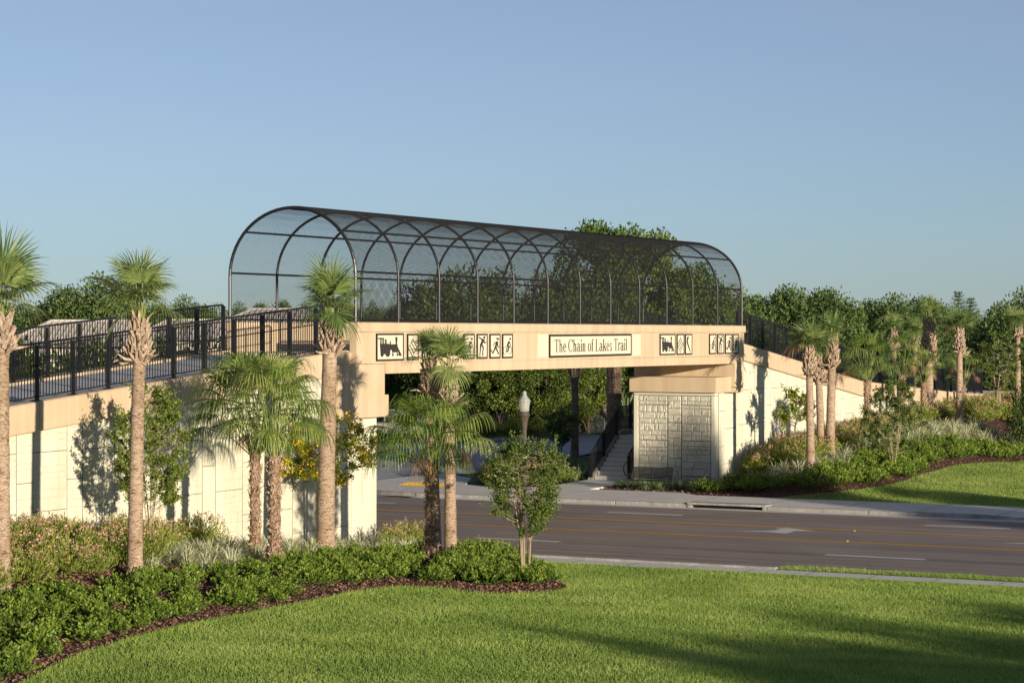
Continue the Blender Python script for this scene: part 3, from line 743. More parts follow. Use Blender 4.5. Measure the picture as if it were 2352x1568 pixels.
# ------------------------------------------------------------------ stairs
t = thing('stairway', 'concrete staircase rising beside the right abutment', 'stairs', (-42.6, 93, 0))
SX0, SX1 = -43.55, -41.75
b = MB(); y, z = 91.95, 0.
n1 = 10
for k in range(n1): b.box(SX0, SX1, y + .28 * k, 99.6, .13 + .185 * k if k else -.1, .13 + .185 * (k + 1) - .0)
yl_, zl_ = y + .28 * n1, .13 + .185 * n1
for k in range(10): b.box(SX0, SX1, yl_ + 1.1 + .28 * k, 99.6, zl_ + .185 * k, zl_ + .185 * (k + 1))
b.build('steps', M['concrete'], t, bevel=.012)
b = MB(); pr = [(-43.8, 0), (-43.57, 0)]
path = [(91.75, .16), (91.95, .38), (yl_, zl_ + .18), (yl_ + 1.1, zl_ + .18), (yl_ + 3.9, zl_ + 2.05)]
for i in range(len(path) - 1):
    (ya, za), (yb, zc) = path[i], path[i + 1]
    n = len(b.v)
    b.v += [(-43.8, ya, -.2), (-43.57, ya, -.2), (-43.57, ya, za), (-43.8, ya, za), (-43.8, yb, -.2), (-43.57, yb, -.2), (-43.57, yb, zc), (-43.8, yb, zc)]
    b.f += [(n, n+1, n+2, n+3), (n+4, n+7, n+6, n+5), (n+3, n+2, n+6, n+7), (n, n+3, n+7, n+4), (n+1, n+5, n+6, n+2)]
b.build('side_kerb', M['kerb'], t)
railing('black railing on the open left side of the stairs', [(-43.68, 91.85, .25), (-43.68, yl_, zl_ + .18), (-43.68, yl_ + 1.1, zl_ + .18), (-43.68, yl_ + 3.9, zl_ + 2.05)], 1.1, 1.45, .11, False, .55, post_w=.055, pr=.012)
rt = railing('short black railing between the stairs and the stone abutment', [(-41.85, 91.8, .2), (-41.85, yl_, zl_ + .05), (-41.85, yl_ + 1.1, zl_ + .05)], 1.1, 1.6, .11, False, .55, post_w=.055, pr=.012)
b = MB(); yy_ = 91.75
b.tube([(-41.85, yy_ + .05, 1.0), (-41.85, yy_ - .2, .95), (-41.87, yy_ - .42, .82), (-41.87, yy_ - .42, .6), (-41.85, yy_ - .28, .42), (-41.85, yy_ + .05, .42)], .022, 8); b.build('handrail_loop', M['black'], rt)

# ------------------------------------------------------------------ bench
bx, by = -38.65, 87.05
t = thing('park_bench', 'black slatted metal bench in front of the stone abutment', 'bench', (bx, by, .13))
BL = .9
b = MB()
for k in range(6): b.box(bx - BL, bx + BL, by - .42 + k * .078, by - .42 + k * .078 + .055, .55, .575)
b.build('seat', M['black'], t)
b = MB()
for k in range(8): b.box(bx - BL, bx + BL, by + .07 + k * .012, by + .085 + k * .012, .615 + k * .053, .657 + k * .053)
b.tube([(bx - BL, by + .175, 1.06), (bx + BL, by + .175, 1.06)], .02, 6)
b.build('backrest', M['black'], t)
for sx in (-BL, 0, BL):
    b = MB()
    b.tube([(bx + sx, by - .42, .13), (bx + sx, by - .36, .35), (bx + sx, by - .42, .55)], .022, 6)
    b.tube([(bx + sx, by + .16, .13), (bx + sx, by + .05, .4), (bx + sx, by + .06, .6), (bx + sx, by + .175, 1.06)], .022, 6)
    b.tube([(bx + sx, by - .42, .54), (bx + sx, by + .06, .54)], .02, 6)
    b.build('leg', M['black'], t)
for sx in (-BL, BL):
    b = MB(); pts = [(bx + sx, by + .09, .78)]
    pts += [(bx + sx, by - .1, .80), (bx + sx, by - .34, .80), (bx + sx, by - .44, .74), (bx + sx, by - .40, .66), (bx + sx, by - .34, .68)]
    b.tube(pts, .02, 6); b.tube([(bx + sx, by - .42, .55), (bx + sx, by - .44, .72)], .018, 6); b.build('armrest', M['black'], t)

# ------------------------------------------------------------------ lamp post
lx, ly, lt = (*at(1228, 1283, 68.6)[:2], 68.6); lx, ly = lx + .1, 60.35
t = thing('street_lamp', 'bronze fluted lamp post with an acorn globe, unlit', 'street lamp', (lx, ly, .05))
def fluted(mb, prof, n=24, flute=.1):
    base = len(mb.v)
    for (r, z) in prof:
        for k in range(n):
            a = 2 * math.pi * k / n; rr = r * (1 - (flute if k % 2 else 0)); mb.v.append((lx + rr * math.cos(a), ly + rr * math.sin(a), .05 + z))
    for i in range(len(prof) - 1):
        for k in range(n):
            a = base + i * n + k; c_ = base + i * n + (k + 1) % n; mb.f.append((a, c_, c_ + n, a + n))
b = MB(); b.lathe([(.27, 0), (.27, .08), (.22, .13), (.2, .2), (.17, .26)], lx, ly, 16, .05); fluted(b, [(.16, .26), (.13, .75), (.11, .95)]); b.lathe([(.12, .95), (.13, .98), (.12, 1.01), (.08, 1.05)], lx, ly, 16, .05); b.build('base', M['pole'], t)
b = MB(); fluted(b, [(.078, 1.05), (.062, 3.85)]); b.lathe([(.075, 3.84), (.085, 3.87), (.07, 3.9)], lx, ly, 12, .05); b.build('pole', M['pole'], t)
b = MB(); fluted(b, [(.075, 3.9), (.09, 4.05), (.13, 4.22)]); b.lathe([(.15, 4.22), (.17, 4.26), (.15, 4.33), (.12, 4.36)], lx, ly, 16, .05); b.build('capital', M['pole'], t)
b = MB(); b.lathe([(.11, 4.36), (.14, 4.38), (.15, 4.5), (.165, 4.62), (.17, 4.645)], lx, ly, 20, .05); b.build('globe', M['globe'], t, smooth=True)
b = MB(); b.lathe([(.178, 4.645), (.182, 4.67), (.15, 4.74), (.10, 4.80), (.075, 4.84), (.06, 4.87), (.068, 4.92), (.055, 4.96), (.01, 4.98)], lx, ly, 20, .05); b.build('globe_cap', M['galv'], t, smooth=True)

# ------------------------------------------------------------------ hydrant, chain link fence, road sign furniture
q = at(1429, 881, 262)
t = thing('fire_hydrant', 'small yellow fire hydrant on the far lawn past the stairs', 'hydrant', (q[0], q[1], 0))
b = MB(); b.lathe([(.18, 0), (.18, .05), (.12, .07), (.12, .5), (.15, .52), (.15, .56), (.12, .6), (.07, .7), (.03, .74), (.03, .78)], q[0], q[1], 12, .05); b.build('barrel', M['hydrant'], t)
b = MB(); b.tube([(q[0] - .2, q[1] - .1, .45), (q[0] + .2, q[1] + .1, .45)], .06, 8); b.build('nozzle', M['hydrant'], t)
A = Vector(at(1290, 1000, 146.)[:2]); B_ = Vector((-60.3, 134)); C_ = Vector((-50, 150))
t = thing('chain_link_fence', 'low galvanised chain-link fence across the side street', 'fence', (-61, 132, 0))
fp = [Vector((-75, 127)), Vector((-62.6, 133.6)), Vector((-52, 141))]
for i in range(2):
    d = fp[i + 1] - fp[i]; L = d.length; n = int(L / 3)
    for k in range(n + (i == 1)):
        q = fp[i] + d * k / n; b = MB(); b.tube([(q.x, q.y, -.1), (q.x, q.y, 1.55)], .035, 6); b.build('post', M['galv'], t)
b = MB()
for i in range(2): b.tube([(*fp[i], 1.5), (*fp[i + 1], 1.5)], .025, 6)
b.build('top_rail', M['galv'], t)
b = MB()
for i in range(2):
    d = fp[i + 1] - fp[i]; L = d.length; u = d / L
    for k in np.arange(-1.5, L, .14):
        for sg in (0, 1):
            a, c_ = k, k + 1.45
            za, zc = (0.02, 1.47) if sg == 0 else (1.47, .02)
            if a < 0: za += (zc - za) * (-a) / 1.45; a = 0
            if c_ > L: zc = za + (zc - za) * (L - a) / (c_ - a); c_ = L
            if c_ - a < .05: continue
            p1 = fp[i] + u * a; p2 = fp[i] + u * c_; b.tube([(*p1, za), (*p2, zc)], .006, 3, False)
b.build('chain_link', M['galv'], t)


# ================================================================== vegetation
def unit(v): return v / (np.linalg.norm(v, axis=-1, keepdims=True) + 1e-9)
def leaves(C, size, aspect=.45, r=rs, dirs=None, spread=1., bend=.0):
    """diamond leaves at C; dirs = preferred pointing direction"""
    n = len(C); d = r.normal(size=(n, 3)) * spread
    if dirs is not None: d = d * .6 + dirs
    d = unit(d); w = unit(np.cross(d, r.normal(size=(n, 3))))
    s = (size * r.uniform(.7, 1.3, n))[:, None]
    a = C; t_ = C + d * s; m = C + d * s * .45
    return np.stack([a, m + w * s * aspect * .5, t_, m - w * s * aspect * .5], 1)
def clumpy(r, n, clumps, rad, shell=.55):
    k = r.randint(0, len(clumps), n); u = unit(r.normal(size=(n, 3)))
    rr = rad[k][:, None] * (r.uniform(shell, 1, (n, 1)) ** .6)
    return clumps[k] + u * rr * np.array([1, 1, .8]), u, k
def limb_tree(r, base, top_pts, r0, mb):
    for p in top_pts:
        a = Vector(base); e = Vector(p); m1 = a.lerp(e, .35) + Vector((r.normal() * .1, r.normal() * .1, (e.z - a.z) * .1)); m2 = a.lerp(e, .7) + Vector((r.normal() * .15, r.normal() * .15, 0))
        mb.tube([a, m1, m2, e], [r0, r0 * .7, r0 * .42, r0 * .12], 6, False)

# ---- background broadleaf trees: unit meshes (height 1 = 10 m), copied with scale
def make_tree(name, label, cat, H, W, mat, seed, n=9000, leaf=.34, low=.25, ncl=34, trunk=.35, bare=0., hang=False, group=None, topk=.35, rr_=(.13, .23), cyl=False):
    r = np.random.RandomState(seed)
    t = thing(name, label, cat, (0, 0, 0), group)
    cz = H * (low + 1) / 2; hz = H * (1 - low) / 2
    cl = []; rad = []
    while len(cl) < ncl:
        u = unit(r.normal(size=3)); q = r.uniform(.25, 1) ** .5
        p = np.array([u[0] * W / 2 * q, u[1] * W / 2 * q, u[2] * hz * q])
        if cyl: a_ = r.uniform(0, 6.28); uz = r.uniform(-1, 1); q = r.uniform(.1, 1) ** .5 * (1 - .3 * uz ** 4); p = np.array([math.cos(a_) * W / 2 * q, math.sin(a_) * W / 2 * q, uz * hz * r.uniform(.85, 1)])
        k = 1 - topk * max(0, p[2] / hz)
        cl.append(p * np.array([k, k, 1]) * .82 + [0, 0, cz]); rad.append(r.uniform(*rr_) * W)
    cl = np.array(cl); rad = np.array(rad)
    C, u, k = clumpy(r, n, cl, rad, .35); C = C + r.normal(size=C.shape) * .035 * W / 3
    V = leaves(C, leaf, .6, r, u * .6 + np.array([0, 0, .15]), 1.)
    cv = r.uniform(-.18, .18, ncl)
    rnd = np.clip(r.uniform(.15, .8, n) + cv[k], 0, 1)
    np_mesh('crown', V, 4, mat, t, rnd)
    b = MB(); b.tube([(0, 0, -.3), (.05 * H * .3, 0, H * low * .6), (0, 0, H * (low + .25)), (0, 0, H * .8)], [trunk, trunk * .8, trunk * .55, .05], 8)
    tops = cl[r.choice(ncl, 9, replace=False)]; limb_tree(r, (0, 0, H * low * .8), tops, trunk * .4, b)
    b.build('trunk', M['bark'], t, smooth=True)
    return t
used = set()
TREES = {}
def bgtree(key, px, t_, top, wpx, label, group, zbase=0., rz=None, hs=1.):
    root, H0, W0 = TREES[key]
    x, y, _ = at(px, 743, t_); H = ht(top, t_) - zbase; W = wpx / F * t_
    if key[:3] != 'bus' and group != 'far skyline trees through the canopy': W = max(W * (1.1 if key == 'crest' else 1.4), H * (.5 if key == 'crest' else .6))
    sc = (W / W0, W / W0, H / H0)
    rz = random.random() * 6.28 if rz is None else rz
    if key in used:
        o = dup(root, (x, y, zbase), rz, sc, label)
    else:
        o = root; used.add(key); o.location = (x, y, zbase); o.rotation_euler = (0, 0, rz); o.scale = sc; o['label'] = label
    if group: o['group'] = group
    return o
for i in range(3):
    TREES['far%d' % i] = (make_tree('broadleaf_tree', 'x', 'tree', 10, 8.5, M['oak_far'], 20 + i, 26000, .27, .0, 85), 10, 8.5)
for i in range(2):
    TREES['oak%d' % i] = (make_tree('oak_tree', 'x', 'tree', 10, 8, M['oak'], 40 + i, 20000, .25, .0, 54), 10, 8)
for i in range(3):
    TREES['vine%d' % i] = (make_tree('vine_covered_tree', 'x', 'tree', 10, 7, M['vine'], 60 + i, 17000, .21, .0, 46, .25, rr_=(.09, .19)), 10, 7)
TREES['crest'] = (make_tree('broadleaf_tree', 'x', 'tree', 10, 7, M['crest'], 66, 24000, .21, .1, 60, .3, topk=.0, rr_=(.10, .18), cyl=True), 10, 7)
TREES['bush'] = (make_tree('tall_bush', 'x', 'shrub', 3, 3.2, M['oak'], 70, 9000, .11, .0, 40, .06), 3, 3.2)
TREES['bush2'] = (make_tree('tall_bush', 'x', 'shrub', 3, 3.2, M['vine'], 71, 9000, .11, .0, 40, .06), 3, 3.2)
gL = 'trees beyond the left ramp'
for i, a in enumerate([('far0', 20, 250, 690, 170, 'hazy tree behind the leftmost palm crown, at the picture edge'), ('far1', 90, 230, 688, 120, 'low far tree left of the tall dark rounded tree'),
    ('far2', 158, 172, 650, 150, 'dark rounded tree left of the highest one, behind the tile roofs'), ('far0', 222, 168, 628, 170, 'tallest dark rounded tree behind the second palm from the left'),
    ('far1', 300, 175, 655, 140, 'dark tree hidden by the second palm crown, right of the tallest one'), ('far2', 352, 215, 690, 110, 'low tree just right of the second palm crown'), ('far0', 418, 230, 679, 110, 'small far tree peak seen between the two left palms and the canopy'), ('far1', 475, 240, 692, 110, 'low far tree in front of the canopy mouth')]):
    bgtree(*a, gL)
for i in range(9):
    bgtree('far%d' % (i % 3), 545 + i * 52, 300 + (i % 3) * 15, 694 - (i * 37 % 11), 95, ['low tree on the far skyline seen through the canopy mouth'][0], 'far skyline trees through the canopy')
gM = 'large trees behind the bridge'
for a in [('oak0', 960, 150, 640, 150, 'large tree on the left of the clump seen through the canopy, lower left shoulder'), ('oak1', 1040, 145, 592, 190, 'large tree with a pointed top seen through the left half of the canopy'),
    ('oak0', 1140, 150, 612, 170, 'large tree seen through the canopy right of the pointed one'), ('oak1', 1262, 150, 604, 130, 'large tree seen through the middle of the canopy'),
    ('crest', 1386, 150, 492, 140, 'tallest leafy tree rising above the canopy top'), ('crest', 1474, 152, 510, 150, 'second tall leafy tree poking above the canopy, right of the tallest'),
    ('crest', 1566, 150, 590, 170, 'leafy sunlit tree seen through the right end of the canopy'), ('oak0', 1640, 150, 632, 160, 'leafy tree behind the right end of the canopy'), ('oak1', 1330, 148, 600, 140, 'dark tree behind the canopy left of the tallest one'),
    ('vine1', 1215, 165, 668, 90, 'small tree in the dip between the canopy trees')]:
    bgtree(*a, gM)
gU = 'vine covered trees seen under the bridge'
for i, (px, t_, top, w) in enumerate([(900, 152, 770, 110), (960, 150, 770, 110), (1025, 147, 760, 120), (1085, 145, 770, 120), (1145, 143, 765, 120), (1200, 142.5, 770, 110), (1255, 142, 760, 110), (1305, 143, 770, 100), (1350, 147, 765, 90), (1385, 154, 770, 70)]):
    L = ['dark tree nearest the left abutment under the bridge', 'dark leafy tree under the bridge behind the leftmost double palm head', 'leafy tree under the bridge between the two sabal heads', 'vine covered tree right of the sabal heads under the bridge', 'vine covered tree under the lettered sign', 'bright vine covered tree left of the lamp post', 'vine covered tree directly behind the lamp globe', 'vine covered tree right of the lamp globe', 'vine covered tree behind the bare grey trunk', 'leafy tree just left of the palm trunk by the stairs'][i]
    bgtree(('oak1' if i < 2 else 'vine%d' % (i % 3)), px, t_, top, w, L, gU)
for i, (px, t_, top, w) in enumerate([(900, 139, 960, 70), (955, 138, 965, 70), (1010, 137, 958, 70), (1065, 136, 962, 75), (1120, 137, 955, 75), (1175, 138, 958, 70), (1230, 139, 955, 70)]):
    bgtree('bush2', px, t_, top, w, 'low hedge bush along the far side of the side street', 'hedge bushes across the side street')
gR = 'tree belt beyond the right ramp'
for i, (px, t_, top, w) in enumerate([(1700, 175, 655, 140), (1760, 190, 668, 130), (1812, 185, 648, 150), (1872, 195, 664, 130), (1915, 185, 655, 140), (1985, 200, 682, 130), (2040, 195, 676, 140), (2095, 198, 672, 150), (2155, 210, 694, 130), (2205, 230, 712, 130), (2262, 200, 720, 80), (2300, 150, 688, 110), (2348, 145, 662, 140), (2400, 150, 668, 140)]):
    L = ['tree touching the right end of the canopy', 'tree in the first dip right of the canopy', 'highest rounded tree of the right belt', 'tree right of the highest one in the right belt', 'broad tree above the right ramp palms', 'lower tree behind the paired right palms', 'rounded tree behind the small sabal head', 'tree behind the fat tall palm', 'low tree right of the fat tall palm', 'far low tree below the twin conifers', 'pale green low tree right of the conifers', 'dark tree left of the tall edge tree', 'tall dark tree at the right picture edge', 'dark tree cut by the right picture edge'][i]
    bgtree('far%d' % (i % 3), px, t_, top, w, L, gR)
bgtree('oak0', 1775, 150, 760, 150, 'low dark tree behind the right railing by the bridge end', 'low trees behind the right ramp'); bgtree('oak1', 1880, 150, 765, 150, 'low dark tree behind the right railing left of the palms', 'low trees behind the right ramp')
bgtree('oak0', 1990, 165, 765, 150, 'low dark tree behind the drooping palm of the right ramp', 'low trees behind the right ramp'); bgtree('oak1', 2100, 175, 775, 150, 'low dark tree behind the right sabal heads', 'low trees behind the right ramp'); bgtree('oak0', 2250, 165, 780, 130, 'low dark tree behind the bare-stemmed young tree', 'low trees behind the right ramp')
bgtree('bush', 2362, 112, 858, 110, 'dark dense tree bulging in at the right picture edge', None, gzf(-28, 108) + .2)
gB = 'bushes behind the left ramp railing'
for i, (px, t_, top, w) in enumerate([(30, 72, 765, 260), (120, 74, 778, 260), (205, 76, 768, 260), (290, 80, 780, 250), (370, 84, 762, 240), (455, 88, 775, 220), (530, 92, 768, 200)]):
    L = ['bush behind the far railing at the left picture edge', 'bush behind the far railing below the left roof', 'bush behind the far railing left of the second palm', 'bush behind the second palm trunk and railings', 'bush behind the far railing right of the second palm', 'bush behind the far railing below the middle roof', 'bush behind the last posts of the far railing'][i]
    bgtree('bush' if i % 2 else 'bush2', px, t_, top, w, L, gB, zbase=0)

for i, (px, t_, top, w) in enumerate([(35, 96, 800, 200), (140, 98, 806, 210), (245, 100, 798, 200), (345, 102, 804, 200), (440, 104, 796, 190), (530, 106, 800, 170)]):
    bgtree('vine%d' % (i % 3), px, t_, top, w, ['leafy tree below the left roof, at the picture edge', 'leafy tree between the first two palms behind the railings', 'leafy tree left of the second palm behind the railings', 'leafy tree right of the second palm behind the railings', 'leafy tree below the middle roof behind the railings', 'leafy tree just left of the canopy mouth behind the railings'][i], 'garden trees behind the left ramp')
# conifers
def conifer(px, t_, top, label, seed):
    r = np.random.RandomState(seed); x, y, _ = at(px, 743, t_); H = ht(top, t_)
    t = thing('norfolk_pine', label, 'conifer', (x, y, 0), 'twin conifers')
    b = MB(); b.tube([(0, 0, -.2), (0, 0, H)], [.22, .03], 8); b.build('trunk', M['bark'], t, local=True)
    C = []; D_ = []
    z = H * .3
    while z < H - .15:
        f = (H - z) / (H * .7); L = .25 + 1.9 * f ** .8
        for k in range(7):
            a = 2 * math.pi * k / 7 + z; m = int(20 * L) + 6
            s = r.uniform(0, 1, m); q = np.column_stack([np.cos(a) * L * s, np.sin(a) * L * s, z + .28 * L * s ** 2 + 0 * s]); q += r.normal(size=q.shape) * .05
            C.append(q); D_.append(np.tile([math.cos(a) * .7, math.sin(a) * .7, .6], (m, 1)))
        z += .32 + .22 * f
    C = np.concatenate(C); D_ = np.concatenate(D_)
    np_mesh('crown', leaves(C, .26, .22, r, D_), 4, M['oak_far'], t, r.uniform(.1, .6, len(C)))
conifer(2201, 230, 671, 'taller pointed conifer on the skyline, left of its twin', 3); conifer(2230, 235, 684, 'shorter pointed conifer on the skyline, right of its twin', 4)

# ---- palms
def blade(pts, w, side):
    """list of quads for a ribbon; pts k*3, w widths, side vector"""
    o = []
    for i in range(len(pts) - 1):
        a, b_ = pts[i], pts[i + 1]
        o.append([a - side * w[i], a + side * w[i], b_ + side * w[i + 1], b_ - side * w[i + 1]])
    return o
def fan(r, org, d, up, R, nseg, arcw, wprof, droop, fold=.25, tipdroop=0., grav=0.):
    """fan leaf: hastula at org, pointing along d, normal up; returns quads and colours"""
    q = []; col = []
    d = d / np.linalg.norm(d); s = np.cross(d, up); s /= np.linalg.norm(s) + 1e-9; n = np.cross(s, d)
    base_c = r.uniform(.15, .75)
    for k in range(nseg):
        a = math.radians(-arcw / 2 + arcw * (k + .5) / nseg)
        dr = d * math.cos(a) + s * math.sin(a) + n * (fold * (abs(math.sin(a * .8)) - .3))
        dr /= np.linalg.norm(dr)
        L = R * (1 - .28 * (abs(a) / math.radians(arcw / 2)) ** 2) * r.uniform(.9, 1.08)
        side = np.cross(dr, n); side /= np.linalg.norm(side) + 1e-9; side = side + n * r.uniform(-.5, .5); side /= np.linalg.norm(side)
        pts = [org + dr * L * .04]; cur = pts[0].copy(); dv = dr.copy(); K = 6
        for j in range(K):
            f = (j + 1) / K
            dv = dv + np.array([0, 0, -1.]) * (droop / K * (.4 + 1.2 * f) + (tipdroop if f > .55 else 0) / K * 2) + np.array([0, 0, -grav / K]); dv /= np.linalg.norm(dv)
            cur = cur + dv * L / K; pts.append(cur.copy())
        w = [max(.0015, v * L) for v in wprof]
        bq = blade(pts, w, side); q += bq; col += [np.clip(base_c + r.uniform(-.2, .2) + .1 * (j > 3), 0, 1) for j in range(len(bq))]
    return q, col
def petiole(mb, a, b_, r0, r1, arch=.1):
    a = Vector(a); b_ = Vector(b_); m = a.lerp(b_, .5) + Vector((0, 0, arch)); mb.tube([a, m, b_], [r0, (r0 + r1) / 2, r1], 5, False)

def sabal(px, xw, base_py, boot0, boot1, crown_top, wpx, label, seed, tr=.16, lean=0., nf=17, group='cabbage palms beside the left ramp', t_over=None, fat=1., low=.14):
    r = np.random.RandomState(seed)
    if t_over: t_ = t_over; x, y, _ = at(px, 743, t_); z0 = gzf(x, y)
    else: x, y, z0, t_ = at_x(px, xw)
    t = thing('cabbage_palm', label, 'palm tree', (x, y, z0), group)
    zb0 = ht(boot0, t_) - z0; zb1 = ht(boot1, t_) - z0; zc = ht(crown_top, t_) - z0     # boots bottom / top, crown top, local
    R = wpx / F * t_ / 2
    dx = lean / F * t_
    ax = lambda z: np.array([dx * c0 * (z / zb1) ** 1.5, dx * s0 * (z / zb1) ** 1.5, z])
    prof = [(-.3, 1.75), (0, 1.55), (.15, 1.3), (.5, 1.12), (zb0 * .4, 1.0), (zb0 * .75, .93), (zb0, .86), (zb1 + .1, .7)]
    zs = []; 
    for i in range(len(prof) - 1):
        n_ = max(1, int((prof[i + 1][0] - prof[i][0]) / .12))
        for j in range(n_): zs.append((prof[i][0] + (prof[i + 1][0] - prof[i][0]) * j / n_, prof[i][1] + (prof[i + 1][1] - prof[i][1]) * j / n_))
    b = MB(); b.tube([ax(max(z, 0)) + np.array([0, 0, min(z, 0)]) for z, _ in zs], [tr * k * r.uniform(.965, 1.035) for _, k in zs], 14)
    b.build('trunk', M['trunk'], t, smooth=True, local=True)
    # leaf bases ("boots"), criss-crossed
    b = MB(); H = zb1 - zb0; nb_ = int(26 * H / .9 * fat) + 10
    for k in range(nb_):
        f = (k + r.uniform(0, .6)) / nb_; z = zb0 - .05 + f * H * .95; a = k * 2.4 + r.uniform(-.2, .2)
        rad = tr * fat * (.86 + .36 * math.sin(min(1, f * 1.25 + .15) * math.pi))
        c_ = ax(z); out = np.array([math.cos(a), math.sin(a), 0]); tan = np.array([-math.sin(a), math.cos(a), 0])
        L = r.uniform(.20, .34); flare = r.uniform(.02, .09) if f > .12 else r.uniform(.1, .26)
        for sg in (-1, 1):
            p0 = c_ + out * rad * .8 - tan * sg * .02 * fat; p1 = c_ + out * (rad + flare * .35) + tan * sg * .05 + np.array([0, 0, L * .5]); p2 = c_ + out * (rad + flare) + tan * sg * (.075 + r.uniform(0, .04)) + np.array([0, 0, L])
            b.tube([p0, p1, p2], [.06 * fat, .045 * fat, .026], 4)
    for k in range(4):
        a = r.uniform(0, 6.28); c_ = ax(zb0 + .05); out = np.array([math.cos(a), math.sin(a), 0]); b.tube([c_ + out * tr * .8, c_ + out * (tr + .22) + np.array([0, 0, -.02 + .1 * r.uniform(-1, 1)]), c_ + out * (tr + .42) + np.array([0, 0, r.uniform(-.16, .2)])], [.05, .04, .012], 4)
    b.build('leaf_bases', M['boots'], t, local=True)
    q = []; col = []; dq = []; dc = []; pb = MB(); top = ax(zb1)
    Hc = zc - zb1; fr = max(R * .92, Hc * .52)
    for k in range(nf):
        f = k / (nf - 1.)
        el = math.radians(84 - 62 * (f / (1 - low)) ** .95 if f < 1 - low else 8 - 40 * (f - 1 + low) / low); a = k * 2.4 + r.uniform(-.3, .3)
        d = np.array([math.cos(a) * math.cos(el), math.sin(a) * math.cos(el), math.sin(el)])
        up_len = (Hc - fr * .97) * math.sin(max(el, .12)); out_len = R * .40 * math.cos(el) * r.uniform(.6, 1.5)
        hp = top + np.array([math.cos(a) * out_len, math.sin(a) * out_len, up_len * r.uniform(.8, 1.05) + .08])
        if el < .05: hp[2] = top[2] + Hc * .12
        petiole(pb, top + np.array([math.cos(a) * .06, math.sin(a) * .06, -.1]), hp, .024, .012, .08 * math.cos(el))
        n_up = np.array([-math.cos(a) * math.sin(el), -math.sin(a) * math.sin(el), math.cos(el)])
        bq, bc = fan(r, hp, d, n_up, fr * r.uniform(.72, 1.18), 34, 225, (.003, .010, .020, .024, .016, .010, .001), .2 + .55 * f, .35, .25 + .4 * f)
        if k == nf - 1 and seed in (5, 21, 27): dq += bq; dc += bc
        else: q += bq; col += bc
    V = np.array(q); np_mesh('crown', V, 4, M['sabal'], t, np.array(col))
    if dq: np_mesh('dead_frond', np.array(dq), 4, M['dead'], t, np.array(dc))
    pb.build('leaf_stalk', M['stalk'], t, local=True)
    return t
M['stalk'] = surf('green_stalk', (.16, .21, .05), (.26, .28, .08), 3, .5)

def fanpalm(px, xw, trunk_top, crown_top, wpx, label, seed, tr=.15, nf=30, lean=0., group='drooping fan palms beside the left ramp', t_over=None, dead=2, bottom=None):
    r = np.random.RandomState(seed)
    if t_over: t_ = t_over; x, y, _ = at(px, 743, t_); z0 = gzf(x, y)
    else: x, y, z0, t_ = at_x(px, xw)
    t = thing('fan_palm', label, 'palm tree', (x, y, z0), group)
    zt = ht(trunk_top, t_) - z0; zc = ht(crown_top, t_) - z0; R = wpx / F * t_ / 2; dx = lean / F * t_
    ax = lambda z: np.array([dx * c0 * (z / zt) ** 1.5, dx * s0 * (z / zt) ** 1.5, z])
    n_ = max(8, int(zt / .1)); b = MB()
    b.tube([ax(zt * i / n_) for i in range(n_ + 1)], [tr * (1.35 - .5 * min(1, i / n_ * 3) if i < n_ / 3 else .85 + .1 * i / n_) * r.uniform(.9, 1.1) for i in range(n_ + 1)], 12)
    b.build('trunk', M['shaggy'], t, smooth=True, local=True)
    b = MB()
    for k in range(int(zt * 55)):
        z = r.uniform(0, zt); a = r.uniform(0, 6.28); f = z / zt; rad = tr * (1.3 - .45 * min(1, f * 3)); c_ = ax(z); out = np.array([math.cos(a), math.sin(a), 0]); tan = np.array([-math.sin(a), math.cos(a), 0])
        b.tube([c_ + out * rad * .85, c_ + out * (rad + .03) + np.array([0, 0, .06]) + tan * r.uniform(-.04, .04), c_ + out * (rad + r.uniform(.04, .1)) + np.array([0, 0, r.uniform(-.06, .16)])], [.03, .024, .006], 4)
    b.build('fibre', M['boots'], t, local=True)
    q = []; col = []; dq = []; dc = []; pb = MB(); top = ax(zt)
    Hc = zc - zt
    for k in range(nf):
        f = k / (nf - 1.); el = math.radians(80 - 78 * f ** .9); a = k * 2.4 + r.uniform(-.35, .35)
        d = np.array([math.cos(a) * math.cos(el), math.sin(a) * math.cos(el), math.sin(el)])
        out_len = R * .58 * math.cos(el) ** .7 * r.uniform(.8, 1.1); up_len = (Hc * .74) * math.sin(max(el, -.2)) + Hc * .18
        hp = top + np.array([math.cos(a) * out_len, math.sin(a) * out_len, up_len])
        petiole(pb, top + np.array([math.cos(a) * .08, math.sin(a) * .08, -.15]), hp, .018, .010, .22 * math.cos(el))
        d2 = d + np.array([0, 0, -.25]); n_up = np.array([-math.cos(a) * math.sin(el), -math.sin(a) * math.sin(el), math.cos(el)])
        isd = k >= nf - dead
        bq, bc = fan(r, hp, d2, n_up, R * (.53 if not isd else .34) * r.uniform(.85, 1.15), 36, 240, (.003, .010, .016, .014, .011, .008, .002), .65, .3, 2.0, .5 if not isd else 1.2)
        if isd and k % 2: dq += bq; dc += bc
        else: q += bq; col += bc
    np_mesh('crown', np.array(q), 4, M['fanpalm'], t, np.array(col))
    if dq: np_mesh('dead_frond', np.array(dq), 4, M['dead'], t, np.array(dc))
    pb.build('leaf_stalk', M['stalk'], t, local=True)
    return t

